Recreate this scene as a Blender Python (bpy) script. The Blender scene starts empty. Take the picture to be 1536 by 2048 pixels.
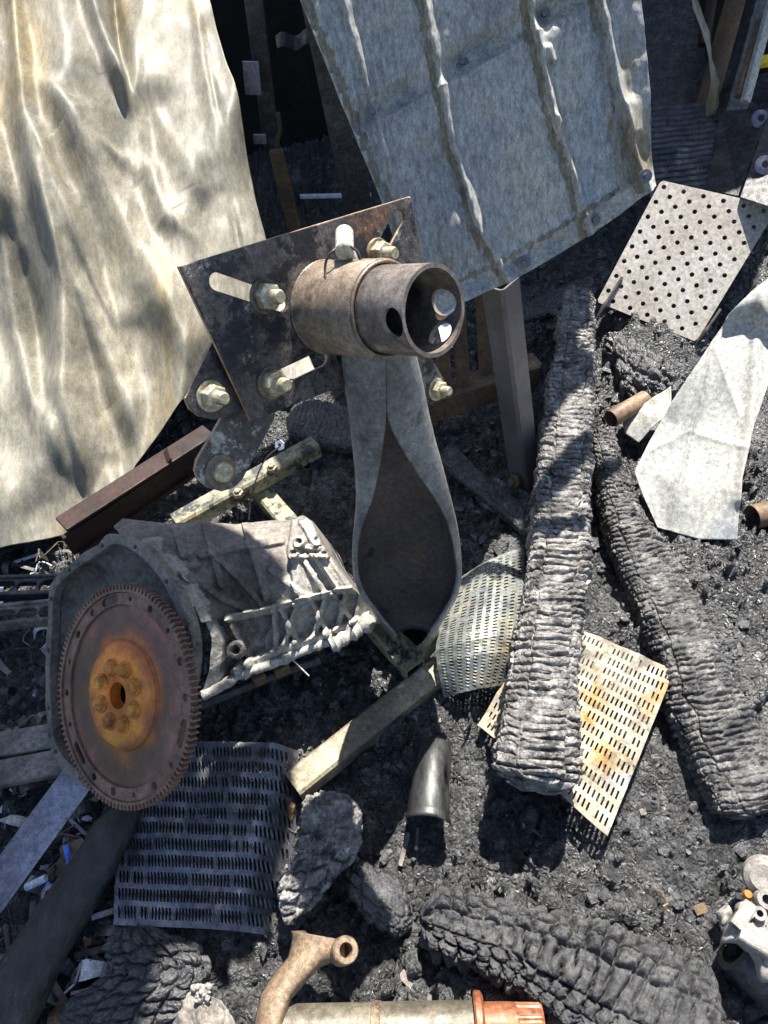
import bpy, bmesh, math, random
import numpy as np
from mathutils import Vector
random.seed(7); rng = np.random.default_rng(11)
SC = bpy.context.scene
COL = SC.collection
# ------------------------------------------------------------------ camera
FPX, CAMH, PITCH, ROLL = 1420.0, 1.45, math.radians(50), math.radians(7.6)
CAM = np.array([0, 0, CAMH])
_f = np.array([0, math.cos(PITCH), -math.sin(PITCH)]); _r = np.array([1.0, 0, 0]); _u = np.cross(_r, _f)
CR = _r*math.cos(ROLL) - _u*math.sin(ROLL); CU = _r*math.sin(ROLL) + _u*math.cos(ROLL); CF = _f
cd = bpy.data.cameras.new('camera'); cam = bpy.data.objects.new('camera', cd); COL.objects.link(cam)
cd.sensor_fit = 'VERTICAL'; cd.sensor_height = 24; cd.lens = 24*FPX/2048; cd.clip_start = .02; cd.clip_end = 500
from mathutils import Matrix
cam.matrix_world = Matrix([[CR[0], CU[0], -CF[0], 0], [CR[1], CU[1], -CF[1], 0], [CR[2], CU[2], -CF[2], CAMH], [0, 0, 0, 1]])
SC.camera = cam
# ------------------------------------------------------------------ light
SUN = np.array([.20, .45, .87]); SUN = SUN/np.linalg.norm(SUN)
sl = bpy.data.lights.new('sun', 'SUN'); sl.energy = 5.0; sl.angle = math.radians(.5); sl.color = (1, .955, .88)
so = bpy.data.objects.new('sun', sl); COL.objects.link(so)
so.rotation_euler = Vector(SUN).to_track_quat('Z', 'Y').to_euler(); so.location = (1, 2, 5)
W = bpy.data.worlds.new('World'); SC.world = W; W.use_nodes = True
nt = W.node_tree; sky = nt.nodes.new('ShaderNodeTexSky'); sky.sky_type = 'NISHITA'; sky.sun_disc = False
sky.sun_elevation = math.asin(SUN[2]); sky.sun_rotation = math.atan2(SUN[0], SUN[1])
nt.links.new(sky.outputs[0], nt.nodes['Background'].inputs[0]); nt.nodes['Background'].inputs[1].default_value = .075
SC.view_settings.view_transform = 'Standard'; SC.view_settings.look = 'None'
SC.view_settings.exposure = 1.45; SC.view_settings.gamma = 1
SC.render.engine = 'CYCLES'; SC.render.resolution_x = 768; SC.render.resolution_y = 1024

# ------------------------------------------------------------------ maths helpers
def nrm(v): v = np.asarray(v, float); return v/np.linalg.norm(v)
def ray(px, py): return CF + CR*((px-768)/FPX) - CU*((py-1024)/FPX)
def G(px, py, z=0.0): d = ray(px, py); return CAM + d*((z-CAMH)/d[2])
def D(px, py, dist): return CAM + nrm(ray(px, py))*dist
def PLN(px, py, p0, n): d = ray(px, py); return CAM + d*(np.dot(np.asarray(p0)-CAM, n)/np.dot(d, n))
def rays(P):
    P = np.asarray(P, float)
    return CF + CR*((P[..., 0:1]-768)/FPX) - CU*((P[..., 1:2]-1024)/FPX)
def smooth(a, b, x): t = np.clip((x-a)/(b-a), 0, 1); return t*t*(3-2*t)
def _h(ix, iy, s):
    ix = ix.astype(np.int64); iy = iy.astype(np.int64)
    n = (ix*374761393 + iy*668265263 + s*974634777) & 0xffffffff
    n = ((n ^ (n >> 13))*1274126177) & 0xffffffff
    n = ((n ^ (n >> 16))*2246822519) & 0xffffffff
    return ((n ^ (n >> 15)) & 0xffffff)/16777215.0
def noise(x, y, s=0):
    x, y = np.broadcast_arrays(np.asarray(x, float), np.asarray(y, float))
    ix = np.floor(x); iy = np.floor(y); fx = x-ix; fy = y-iy
    ux = fx*fx*(3-2*fx); uy = fy*fy*(3-2*fy)
    def g(a, b):
        an = _h(ix+a, iy+b, s)*6.2832
        return np.cos(an)*(fx-a) + np.sin(an)*(fy-b)
    return ((g(0, 0)*(1-ux)+g(1, 0)*ux)*(1-uy) + (g(0, 1)*(1-ux)+g(1, 1)*ux)*uy)*1.5
def fbm(x, y, s=0, o=5, g=.5):
    r = 0; a = 1
    for i in range(o): r = r + a*noise(x*2**i, y*2**i, s+i*7); a *= g
    return r
def voro(x, y, s=0, jit=.9):
    x, y = np.broadcast_arrays(np.asarray(x, float), np.asarray(y, float))
    ix = np.floor(x); iy = np.floor(y)
    F1 = np.full(x.shape, 9.0); F2 = np.full(x.shape, 9.0); R = np.zeros(x.shape)
    for a in (-1, 0, 1):
        for b in (-1, 0, 1):
            cx = ix+a; cy = iy+b
            px = cx+.5+(_h(cx, cy, s)-.5)*jit; py = cy+.5+(_h(cx, cy, s+31)-.5)*jit
            d = np.hypot(px-x, py-y); c = d < F1
            F2 = np.where(c, F1, np.minimum(F2, d)); R = np.where(c, _h(cx, cy, s+77), R); F1 = np.where(c, d, F1)
    return F1, F2, R
def pd(X, Y, pts):
    """distance, side and arc parameter from points to a polyline"""
    best = np.full(X.shape, 1e9); sg = np.zeros(X.shape); pr = np.zeros(X.shape)
    n = len(pts)-1
    for i in range(n):
        ax, ay = pts[i]; bx, by = pts[i+1]; dx, dy = bx-ax, by-ay; L = dx*dx+dy*dy
        t = np.clip(((X-ax)*dx+(Y-ay)*dy)/L, 0, 1)
        qx = ax+t*dx; qy = ay+t*dy; d = np.hypot(X-qx, Y-qy); c = d < best
        best = np.where(c, d, best); sg = np.where(c, np.sign(dx*(Y-ay)-dy*(X-ax)), sg); pr = np.where(c, (i+t)/n, pr)
    return best, sg, pr
def ridge(X, Y, pts, w, a): d, s, p = pd(X, Y, pts); return a*np.exp(-(d/w)**2)
def crease(X, Y, pts, w, a): d, s, p = pd(X, Y, pts); return a*np.exp(-d/w)
def step(X, Y, pts, w, a, fade=200): d, s, p = pd(X, Y, pts); return a*s*np.tanh(d/w)*np.exp(-d/fade)
def resample(pts, n, sm=False):
    P = np.asarray(pts, float); seg = np.r_[0, np.cumsum(np.linalg.norm(np.diff(P, axis=0), axis=1))]
    t = np.linspace(0, seg[-1], n)
    return np.stack([np.interp(t, seg, P[:, k]) for k in range(P.shape[1])], 1)
def crom(pts, n):
    """smooth curve through points (Catmull-Rom), n samples"""
    P = np.asarray(pts, float); P = np.vstack([2*P[0]-P[1], P, 2*P[-1]-P[-2]]); m = len(P)-3
    t = np.linspace(0, m-1e-9, n); i = t.astype(int); f = (t-i)[:, None]
    a, b, c, d = P[i], P[i+1], P[i+2], P[i+3]
    return .5*((2*b)+(c-a)*f+(2*a-5*b+4*c-d)*f*f+(3*b-3*c+d-a)*f**3)
def coons(top, bot, lef, rig, nu, nv):
    """px grid [nv,nu,2] bounded by four polylines"""
    T = resample(top, nu); B = resample(bot, nu); L = resample(lef, nv); R = resample(rig, nv)
    u = np.linspace(0, 1, nu)[None, :, None]; v = np.linspace(0, 1, nv)[:, None, None]
    return ((1-v)*T[None] + v*B[None] + (1-u)*L[:, None] + u*R[:, None]
            - ((1-u)*(1-v)*T[0] + u*(1-v)*T[-1] + (1-u)*v*B[0] + u*v*B[-1]))

# ------------------------------------------------------------------ object helpers
def empty(name, label, cat, loc, group=None):
    o = bpy.data.objects.new(name, None); COL.objects.link(o); o.location = [float(c) for c in loc]
    o['label'] = label; o['category'] = cat; o.empty_display_size = .05
    if group: o['group'] = group
    return o
def tag(o, label, cat, group=None):
    o['label'] = label; o['category'] = cat
    if group: o['group'] = group
    return o
ORG = {}
def mesh(name, V, Fc, m, parent=None, smooth_=True, loc=None, kind=None):
    V = np.asarray(V, float)
    if parent is not None: org = ORG.get(parent.name, np.array(parent.location) if parent.parent is None else None)
    else: org = np.array(loc, float) if loc is not None else np.array([V[:, 0].mean(), V[:, 1].mean(), V[:, 2].min()])
    if kind == 'structure': org = np.zeros(3)
    me = bpy.data.meshes.new(name); me.from_pydata((V-org).tolist(), [], [list(map(int, f)) for f in Fc] if not isinstance(Fc, np.ndarray) else Fc.tolist())
    me.update()
    if smooth_: me.polygons.foreach_set('use_smooth', [True]*len(me.polygons))
    me.materials.append(m)
    o = bpy.data.objects.new(name, me); COL.objects.link(o)
    if parent is not None: o.parent = parent
    else: o.location = org.tolist()
    ORG[o.name] = org
    if kind: o['kind'] = kind
    return o
def fix_normals(o):
    bm = bmesh.new(); bm.from_mesh(o.data); bmesh.ops.recalc_face_normals(bm, faces=bm.faces); bm.to_mesh(o.data); bm.free()
def solid(o, t, off=-1):
    md = o.modifiers.new('solid', 'SOLIDIFY'); md.thickness = t; md.offset = off; md.use_even_offset = False; return o
def bevel(o, w, seg=2):
    md = o.modifiers.new('bevel', 'BEVEL'); md.width = w; md.segments = seg; md.limit_method = 'ANGLE'; md.angle_limit = math.radians(40); return o
def gridf(nv, nu, close_u=False, mask=None):
    i, j = np.meshgrid(np.arange(nv-1), np.arange(nu if close_u else nu-1), indexing='ij')
    j2 = (j+1) % nu
    F = np.stack([i*nu+j, i*nu+j2, (i+1)*nu+j2, (i+1)*nu+j], -1).reshape(-1, 4)
    if mask is not None: F = F[mask.reshape(-1)]
    return F
def tubev(pts, r, n=12, caps=True):
    P = np.asarray(pts, float); m = len(P); r = np.broadcast_to(np.asarray(r, float), (m,))
    V = []; T = np.gradient(P, axis=0); T /= np.linalg.norm(T, axis=1)[:, None]
    a = np.array([0, 0, 1.0]) if abs(T[0][2]) < .9 else np.array([1.0, 0, 0])
    x = nrm(np.cross(T[0], a))
    for i in range(m):
        x = x-T[i]*np.dot(x, T[i]); x = nrm(x); y = np.cross(T[i], x)
        th = np.arange(n)*2*math.pi/n
        V.append(P[i]+r[i]*(np.cos(th)[:, None]*x+np.sin(th)[:, None]*y))
    V = np.concatenate(V); Fc = gridf(m, n, True).tolist()
    if caps: Fc += [list(range(n))[::-1], [(m-1)*n+k for k in range(n)]]
    return V, Fc
def tube(name, pts, r, m, parent=None, n=12, **k):
    V, Fc = tubev(pts, r, n); o = mesh(name, V, Fc, m, parent, **k); fix_normals(o)
    sharp(o); return o
def sharp(o, deg=35):
    me = o.data; me.update()
    bm = bmesh.new(); bm.from_mesh(me)
    for e in bm.edges:
        if len(e.link_faces) == 2 and e.calc_face_angle(0) > math.radians(deg): e.smooth = False
    bm.to_mesh(me); bm.free(); return o
def boxv(a, b, w, h, up=(0, 0, 1), off=0):
    """bar from a to b: width w (side), height h (up)"""
    a = np.asarray(a, float); b = np.asarray(b, float); t = nrm(b-a); s = nrm(np.cross(t, up)); u = np.cross(s, t)
    V = []
    for p in (a, b):
        for sx, sy in ((-1, -1), (1, -1), (1, 1), (-1, 1)): V.append(p+s*sx*w/2+u*sy*h/2)
    Fc = [[3, 2, 1, 0], [4, 5, 6, 7], [0, 1, 5, 4], [1, 2, 6, 5], [2, 3, 7, 6], [3, 0, 4, 7]]
    return np.array(V), Fc
def join(parts):
    V = []; Fc = []; o = 0
    for v, f in parts: V.append(np.asarray(v)); Fc += [[int(i)+o for i in q] for q in f]; o += len(v)
    return np.concatenate(V), Fc
def bar(name, a, b, w, h, m, parent=None, up=(0, 0, 1), bv=.003, **k):
    V, Fc = boxv(a, b, w, h, up); o = mesh(name, V, Fc, m, parent, smooth_=False, **k); fix_normals(o); bevel(o, bv); return o
def hollow(name, a, b, w, h, t, m, parent=None, up=(0, 0, 1), **k):
    """open square tube"""
    a = np.asarray(a, float); b = np.asarray(b, float); tt = nrm(b-a); s = nrm(np.cross(tt, up)); u = np.cross(s, tt)
    V = []
    c = .22*min(w, h)
    def ring(p, w, h, c):
        o = []
        for sx, sy, ax in ((-1, -1, 1), (-1, -1, 0), (1, -1, 0), (1, -1, 1), (1, 1, 1), (1, 1, 0), (-1, 1, 0), (-1, 1, 1)):
            x = sx*(w/2-(0 if ax == 1 else c)); y = sy*(h/2-(c if ax == 1 else 0))
            o.append(p+s*x+u*y)
        o = [o[0], o[1], o[2], o[3], o[4], o[5], o[6], o[7]]
        return o
    V = ring(a, w, h, c*.5)+ring(b, w, h, c*.5)+ring(b, w-2*t, h-2*t, c*.3)+ring(a, w-2*t, h-2*t, c*.3)
    Fc = []
    for q in range(4):
        for k2 in range(8):
            k3 = (k2+1) % 8; r0 = q*8; r1 = ((q+1) % 4)*8
            Fc.append([r0+k2, r0+k3, r1+k3, r1+k2])
    o = mesh(name, np.array(V), Fc, m, parent, smooth_=False, **k); fix_normals(o); return o
def frame(n, xdir):
    n = nrm(n); x = nrm(np.asarray(xdir)-n*np.dot(xdir, n)); return x, np.cross(n, x), n
def plate(name, outline, holes, O, fr, thick, m, parent=None, bv=.001, **k):
    """flat plate with holes: outline and holes are 2D lists in the plane's frame"""
    cu = bpy.data.curves.new('tmp', 'CURVE'); cu.dimensions = '2D'; cu.fill_mode = 'BOTH'
    cu.extrude = max(thick/2-bv, 1e-4); cu.bevel_depth = bv; cu.bevel_resolution = 1; cu.offset = -bv
    for loop in [outline]+holes:
        sp = cu.splines.new('POLY'); sp.points.add(len(loop)-1); sp.use_cyclic_u = True
        for p, q in zip(sp.points, loop): p.co = (float(q[0]), float(q[1]), 0, 1)
    t = bpy.data.objects.new('tmp', cu); COL.objects.link(t)
    me = bpy.data.meshes.new_from_object(t, depsgraph=bpy.context.evaluated_depsgraph_get())
    V = np.array([v.co[:] for v in me.vertices]); Fc = [list(p.vertices) for p in me.polygons]
    bpy.data.objects.remove(t); bpy.data.curves.remove(cu); bpy.data.meshes.remove(me)
    x, y, n = fr
    P = O + V[:, :1]*x + V[:, 1:2]*y + V[:, 2:]*n
    o = mesh(name, P, Fc, m, parent, smooth_=False, **k)
    bm = bmesh.new(); bm.from_mesh(o.data); bmesh.ops.remove_doubles(bm, verts=bm.verts, dist=1e-6)
    bm.to_mesh(o.data); bm.free(); return o
def circ(c, r, n=20, r2=None, a0=0): return [(c[0]+r*math.cos(a0+i*2*math.pi/n), c[1]+(r2 or r)*math.sin(a0+i*2*math.pi/n)) for i in range(n)]
def slot(a, b, r, n=8):
    a = np.array(a); b = np.array(b); t = math.atan2(*(b-a)[::-1])
    return [tuple(a+r*np.array([math.cos(t+math.pi/2+i*math.pi/n), math.sin(t+math.pi/2+i*math.pi/n)])) for i in range(n+1)] + \
           [tuple(b+r*np.array([math.cos(t-math.pi/2+i*math.pi/n), math.sin(t-math.pi/2+i*math.pi/n)])) for i in range(n+1)]
def to2(P, O, fr): P = np.asarray(P)-O; return (float(P@fr[0]), float(P@fr[1]))
def lathe(name, prof, O, axis, m, parent=None, n=48, xdir=(0, 0, 1), deg=30, **k):
    """prof: (radius, along) list"""
    x, y, a = frame(axis, xdir if abs(np.dot(nrm(xdir), nrm(axis))) < .95 else (1, 0, 0))
    th = np.arange(n)*2*math.pi/n; V = []
    for r, h in prof: V.append(O+a*h+max(r, 1e-5)*(np.cos(th)[:, None]*x+np.sin(th)[:, None]*y))
    o = mesh(name, np.concatenate(V), gridf(len(prof), n, True), m, parent, **k); fix_normals(o); sharp(o, deg); return o

# ------------------------------------------------------------------ materials
def mat(name, cols, sc=6.0, rough=.6, metal=0.0, bump=.4, bsc=80.0, bd=.004, patches=(), stretch=(1, 1, 1), rvar=.15, spec=.5, vor=None, rot=(0,0,0), fine=(90, 420, .62, 1.4)):
    m = bpy.data.materials.new(name); m.use_nodes = True; nt = m.node_tree; N = nt.nodes; L = nt.links
    b = N['Principled BSDF']; tc = N.new('ShaderNodeTexCoord'); mp = N.new('ShaderNodeMapping'); mp.inputs['Scale'].default_value = stretch
    mp.inputs['Rotation'].default_value = rot
    L.new(tc.outputs['Object'], mp.inputs[0])
    def nz(scale, det=9, ro=.62, seed=0.0, src=mp, dist=0.0):
        n = N.new('ShaderNodeTexNoise'); n.noise_dimensions = '4D'; n.inputs['W'].default_value = seed
        n.inputs['Scale'].default_value = scale; n.inputs['Detail'].default_value = det; n.inputs['Roughness'].default_value = ro
        n.inputs['Distortion'].default_value = dist
        L.new(src.outputs[0] if src is mp else src, n.inputs['Vector']); return n
    def ramp(fac, st):
        r = N.new('ShaderNodeValToRGB'); e = r.color_ramp.elements
        while len(e) < len(st): e.new(.5)
        for q, (p, c) in zip(e, st): q.position = p; q.color = (c[0], c[1], c[2], 1)
        L.new(fac, r.inputs[0]); return r
    st = cols if isinstance(cols[0][0], (int, float)) and isinstance(cols[0][1], (tuple, list)) else [(.3+.4*i/(len(cols)-1), c) for i, c in enumerate(cols)]
    base = ramp(nz(sc).outputs[0], st).outputs[0]
    for i, (c, psc, lo, hi, *kk) in enumerate(patches):
        f = ramp(nz(psc, 7, kk[0] if kk else .6, 3.1+i*2.7).outputs[0], [(lo, (0, 0, 0)), (hi, (1, 1, 1))]).outputs[0]
        mx = N.new('ShaderNodeMix'); mx.data_type = 'RGBA'; L.new(f, mx.inputs[0]); L.new(base, mx.inputs[6]); mx.inputs[7].default_value = (*c, 1)
        base = mx.outputs[2]
    for fs, lo, hi, sd in ((fine[0], fine[2], fine[3], 13.0), (fine[1], fine[2]*.9+.1, fine[3]*.9+.1, 17.0)):
        mr = N.new('ShaderNodeMapRange'); mr.inputs[1].default_value = .36; mr.inputs[2].default_value = .66; mr.inputs[3].default_value = lo; mr.inputs[4].default_value = hi
        L.new(nz(fs, 6, .7, sd).outputs[0], mr.inputs[0])
        vm = N.new('ShaderNodeVectorMath'); vm.operation = 'SCALE'; L.new(base, vm.inputs[0]); L.new(mr.outputs[0], vm.inputs['Scale']); base = vm.outputs[0]
    L.new(base, b.inputs['Base Color'])
    rr = N.new('ShaderNodeMapRange'); rr.inputs[3].default_value = max(rough-rvar, .05); rr.inputs[4].default_value = min(rough+rvar, 1)
    rr.inputs[1].default_value = .35; rr.inputs[2].default_value = .65
    L.new(nz(sc*3, 5, .6, 9.0).outputs[0], rr.inputs[0]); L.new(rr.outputs[0], b.inputs['Roughness'])
    b.inputs['Metallic'].default_value = metal; b.inputs['Specular IOR Level'].default_value = spec
    if bump:
        h = nz(bsc, 8, .65, 5.0).outputs[0]
        if vor:
            v = N.new('ShaderNodeTexVoronoi'); v.feature = 'DISTANCE_TO_EDGE'; v.inputs['Scale'].default_value = vor; L.new(mp.outputs[0], v.inputs['Vector'])
            mm = N.new('ShaderNodeMath'); mm.operation = 'MINIMUM'; mm.inputs[1].default_value = .25; L.new(v.outputs[0], mm.inputs[0])
            ad = N.new('ShaderNodeMath'); ad.operation = 'ADD'; L.new(mm.outputs[0], ad.inputs[0]); L.new(h, ad.inputs[1]); h = ad.outputs[0]
        bp = N.new('ShaderNodeBump'); bp.inputs['Strength'].default_value = bump; bp.inputs['Distance'].default_value = bd
        L.new(h, bp.inputs['Height']); L.new(bp.outputs[0], b.inputs['Normal'])
    return m
M = {}
M['char'] = mat('char_ground', [(.25, (0.009, 0.009, 0.010)), (.45, (0.023, 0.023, 0.024)), (.58, (0.058, 0.058, 0.058)), (.76, (0.164, 0.162, 0.156))], sc=30, rough=.4, bump=1, bsc=85, bd=.014, rvar=.24,
                patches=[((0.281, 0.273, 0.257), 12, .60, .70, .8), ((0.039, 0.034, 0.028), 5, .6, .75), ((0.117, 0.115, 0.111), 3.2, .54, .66, .7)], spec=.6, vor=80, fine=(80, 280, .35, 2.1))
M['coal'] = mat('char_wood', [(.3, (.014, .014, .016)), (.5, (.038, .037, .039)), (.68, (.11, .108, .105))], sc=32, rough=.34, bump=1, bsc=140, bd=.006, rvar=.2, spec=.85, fine=(120, 420, .45, 1.7))
M['ash'] = mat('ashen_char_wood', [(.28, (.045, .043, .042)), (.45, (.13, .122, .115)), (.56, (.24, .225, .21)), (.72, (.44, .42, .39))], sc=30, rough=.5, bump=1, bsc=140, bd=.006, rvar=.2, spec=.6,
               patches=[((.022, .021, .022), 26, .52, .60, .75)], fine=(120, 420, .45, 1.65))
M['ashdark'] = mat('dark_ashen_wood', [(.28, (.022, .021, .021)), (.45, (.06, .057, .055)), (.56, (.13, .122, .115)), (.72, (.32, .31, .29))], sc=30, rough=.42, bump=1, bsc=140, bd=.006, rvar=.2, spec=.7,
               patches=[((.014, .014, .015), 26, .50, .58, .75)], fine=(120, 420, .45, 1.65))
M['boreshade'] = mat('bore_shade', [(.3, (.006, .005, .005)), (.7, (.014, .012, .011))], sc=20, rough=.9, bump=.2, spec=.1)  # near-black that stands in for shade deep inside bores
M['coalblock'] = mat('blocky_char_wood', [(.3, (.035, .035, .037)), (.5, (.06, .059, .06)), (.7, (.10, .098, .096))], sc=20, rough=.6, bump=.9, bsc=130, bd=.005, rvar=.15, spec=.35, fine=(120, 420, .55, 1.5))
M['sheet'] = mat('scorched_zinc_sheet', [(.25, (0.136, 0.128, 0.106)), (.5, (0.211, 0.195, 0.154)), (.75, (0.304, 0.273, 0.202))], sc=5, rough=.62, metal=.05, bump=.3, bsc=60, bd=.003, stretch=(1, .3, .4),
                 patches=[((0.088, 0.086, 0.084), 3.5, .60, .70, .75), ((0.264, 0.207, 0.106), 4, .55, .68, .7), ((0.044, 0.044, 0.044), 40, .66, .72, .85), ((0.290, 0.290, 0.299), 4.5, .60, .7, .8)], rvar=.04, fine=(70, 420, .7, 1.3))
M['panel'] = mat('scorched_ribbed_panel', [(.28, (0.234, 0.239, 0.234)), (.5, (0.351, 0.351, 0.330)), (.72, (0.458, 0.436, 0.372))], sc=5, rough=.55, metal=.15, bump=.3, bsc=220, bd=.002, stretch=(1, .4, .35),
                 patches=[((0.117, 0.112, 0.106), 130, .56, .68, .8), ((0.319, 0.383, 0.458), 4, .56, .70), ((0.234, 0.192, 0.117), 7, .58, .7), ((0.160, 0.160, 0.154), 6, .62, .72)], fine=(120, 500, .6, 1.4), rvar=.04)
M['ribstain'] = mat('scorched_rib_stain', [(.28, (.13, .115, .085)), (.5, (.21, .185, .13)), (.72, (.30, .265, .19))], sc=9, rough=.6, metal=.1, bump=.3, bsc=220, bd=.002, stretch=(1, .4, .35),
                 patches=[((.24, .26, .28), 14, .55, .62), ((.08, .075, .07), 60, .58, .66)], rvar=.04, fine=(120, 500, .55, 1.45))
M['panelpale'] = mat('pale_panel_patch', [(.28, (.27, .27, .255)), (.5, (.36, .355, .32)), (.72, (.45, .43, .37))], sc=9, rough=.6, metal=.1, bump=.25, bsc=220, bd=.002,
                 patches=[((.24, .26, .28), 16, .50, .58), ((.12, .11, .10), 110, .60, .68)], rvar=.04, fine=(120, 500, .6, 1.4))
M['pale'] = mat('pale_bent_sheet', [(.25, (0.297, 0.297, 0.276)), (.5, (0.383, 0.377, 0.340)), (.75, (0.456, 0.435, 0.372))], sc=5, rough=.68, metal=0, bump=.12, bsc=160, bd=.002,
                patches=[((0.319, 0.234, 0.170), 5, .62, .75), ((0.212, 0.212, 0.196), 26, .56, .66, .75), ((0.234, 0.245, 0.255), 8, .56, .66)], rvar=.04)
M['peg'] = mat('pale_perforated_plate', [(.3, (0.269, 0.230, 0.189)), (.5, (0.349, 0.316, 0.276)), (.7, (0.404, 0.383, 0.349))], sc=5, rough=.55, metal=.1, bump=.15, bsc=60, bd=.002,
               patches=[((0.202, 0.148, 0.101), 6, .6, .75), ((0.134, 0.122, 0.108), 90, .66, .75)], rvar=.04)
M['plate'] = mat('scorched_steel_plate', [(.3, (.05, .044, .041)), (.5, (.10, .085, .076)), (.7, (.18, .15, .125))], sc=7, rough=.5, metal=.15, bump=.35, bsc=120, bd=.003,
                 patches=[((.016, .016, .022), 11, .50, .55, .8), ((.34, .325, .29), 17, .585, .62, .85), ((.28, .13, .055), 5, .60, .70)], fine=(110, 420, .5, 1.6))
M['post'] = mat('scorched_post_steel', [(.3, (.10, .095, .095)), (.5, (.19, .185, .18)), (.7, (.30, .295, .28))], sc=7, rough=.5, metal=.1, bump=.35, bsc=150, bd=.002,
                patches=[((.30, .35, .38), 4, .54, .68), ((.48, .43, .22), 110, .60, .66, .7), ((.05, .045, .045), 14, .58, .68)])
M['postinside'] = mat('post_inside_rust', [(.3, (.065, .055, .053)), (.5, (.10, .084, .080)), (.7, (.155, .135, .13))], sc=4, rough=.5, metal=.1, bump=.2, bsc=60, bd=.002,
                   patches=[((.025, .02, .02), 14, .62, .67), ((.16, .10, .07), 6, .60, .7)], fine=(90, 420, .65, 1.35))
M['tube'] = mat('rusted_tube_steel', [(.28, (0.104, 0.071, 0.049)), (.5, (0.214, 0.162, 0.117)), (.7, (0.324, 0.272, 0.207))], sc=14, rough=.5, metal=.2, bump=.3, bsc=120, bd=.002,
                patches=[((0.045, 0.036, 0.032), 10, .55, .66), ((0.324, 0.156, 0.045), 9, .60, .72), ((0.401, 0.376, 0.285), 150, .60, .66, .7)])
M['darktube'] = mat('dark_blued_tube', [(.3, (.10, .08, .07)), (.5, (.20, .165, .14)), (.7, (.32, .27, .22))], sc=12, rough=.42, metal=.35, bump=.2, bsc=120, bd=.002, patches=[((.06, .05, .055), 7, .55, .68)])
M['green'] = mat('burnt_pale_paint', [(.3, (.10, .10, .07)), (.48, (.23, .22, .14)), (.6, (.36, .34, .22)), (.75, (.46, .43, .3))], sc=12, rough=.6, metal=.1, bump=.4, bsc=110, bd=.003,
                 patches=[((.03, .03, .03), 26, .50, .56, .75), ((.24, .13, .06), 8, .58, .68)])
M['legpaint'] = mat('blistered_leg_paint', [(.3, (.07, .06, .05)), (.5, (.2, .16, .11)), (.7, (.40, .34, .22))], sc=10, rough=.6, metal=.15, bump=.4, bsc=120, bd=.003,
                 patches=[((.5, .45, .3), 26, .56, .62, .8), ((.03, .03, .03), 14, .58, .66)])
M['zinc'] = mat('zinc_bolt', [(.3, (.30, .25, .15)), (.5, (.46, .41, .28)), (.7, (.62, .58, .45))], sc=60, rough=.45, metal=.5, bump=.3, bsc=300, bd=.001, patches=[((.3, .15, .05), 40, .6, .7)])
M['creamrod'] = mat('cream_rod', [(.3, (0.375, 0.338, 0.255)), (.7, (0.540, 0.510, 0.413))], sc=40, rough=.5, bump=.1)
M['wire'] = mat('black_wire', [(.3, (.02, .02, .02)), (.7, (.06, .055, .05))], sc=40, rough=.6, bump=0)
M['rustorange'] = mat('orange_rust', [(.3, (0.216, 0.068, 0.016)), (.5, (0.486, 0.189, 0.034)), (.7, (0.743, 0.365, 0.068))], sc=12, rough=.75, metal=.0, bump=.4, bsc=150, bd=.002,
                      patches=[((0.189, 0.054, 0.020), 16, .56, .68), ((0.095, 0.068, 0.054), 30, .62, .72)])
M['flyface'] = mat('flywheel_face', [(.3, (.06, .045, .038)), (.5, (.13, .085, .06)), (.7, (.22, .13, .085))], sc=6, rough=.5, metal=.2, bump=.25, bsc=120, bd=.002,
                   patches=[((.26, .13, .12), 5, .50, .62), ((.05, .04, .036), 8, .55, .68), ((.5, .42, .36), 90, .66, .70)])
M['flyrim'] = mat('flywheel_rim', [(.3, (.10, .055, .042)), (.5, (.20, .115, .085)), (.7, (.30, .19, .14))], sc=12, rough=.6, metal=.2, bump=.3, bsc=150, bd=.002,
                  patches=[((.05, .04, .04), 7, .54, .68)])
M['cast'] = mat('ashen_cast_metal', [(.3, (.09, .08, .072)), (.5, (.17, .15, .13)), (.7, (.28, .25, .22))], sc=9, rough=.75, metal=0, bump=.3, bsc=260, bd=.003,
                patches=[((.04, .037, .036), 6, .52, .64, .75), ((.20, .23, .28), 5, .60, .72)], spec=.3)
M['castlight'] = mat('pale_lit_cast_metal', [(.3, (0.211, 0.198, 0.176)), (.5, (0.317, 0.299, 0.264)), (.7, (0.422, 0.405, 0.361))], sc=9, rough=.7, bump=.3, bsc=260, bd=.003,
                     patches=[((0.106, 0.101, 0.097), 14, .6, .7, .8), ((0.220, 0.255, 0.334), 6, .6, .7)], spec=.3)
M['bluesteel'] = mat('dark_slotted_steel', [(.3, (0.067, 0.068, 0.080)), (.5, (0.142, 0.148, 0.171)), (.7, (0.266, 0.266, 0.285))], sc=10, rough=.38, metal=.5, bump=.2, bsc=60, bd=.002,
                     patches=[((0.532, 0.570, 0.627), 7, .62, .68, .8)])
M['tansteel'] = mat('tan_slotted_steel', [(.3, (0.145, 0.140, 0.132)), (.5, (0.238, 0.208, 0.153)), (.7, (0.306, 0.264, 0.178))], sc=9, rough=.6, metal=.1, bump=.3, bsc=120, bd=.003,
                    patches=[((0.289, 0.162, 0.047), 8, .53, .62, .7), ((0.178, 0.191, 0.200), 6, .55, .61), ((0.034, 0.031, 0.030), 24, .58, .64, .75)])
M['greyslot'] = mat('grey_slotted_steel', [(.3, (.10, .11, .11)), (.5, (.20, .21, .20)), (.7, (.36, .34, .24))], sc=9, rough=.5, metal=.35, bump=.3, bsc=120, bd=.003,
                    patches=[((.45, .33, .14), 6, .6, .72), ((.05, .05, .05), 20, .58, .68)])
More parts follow.
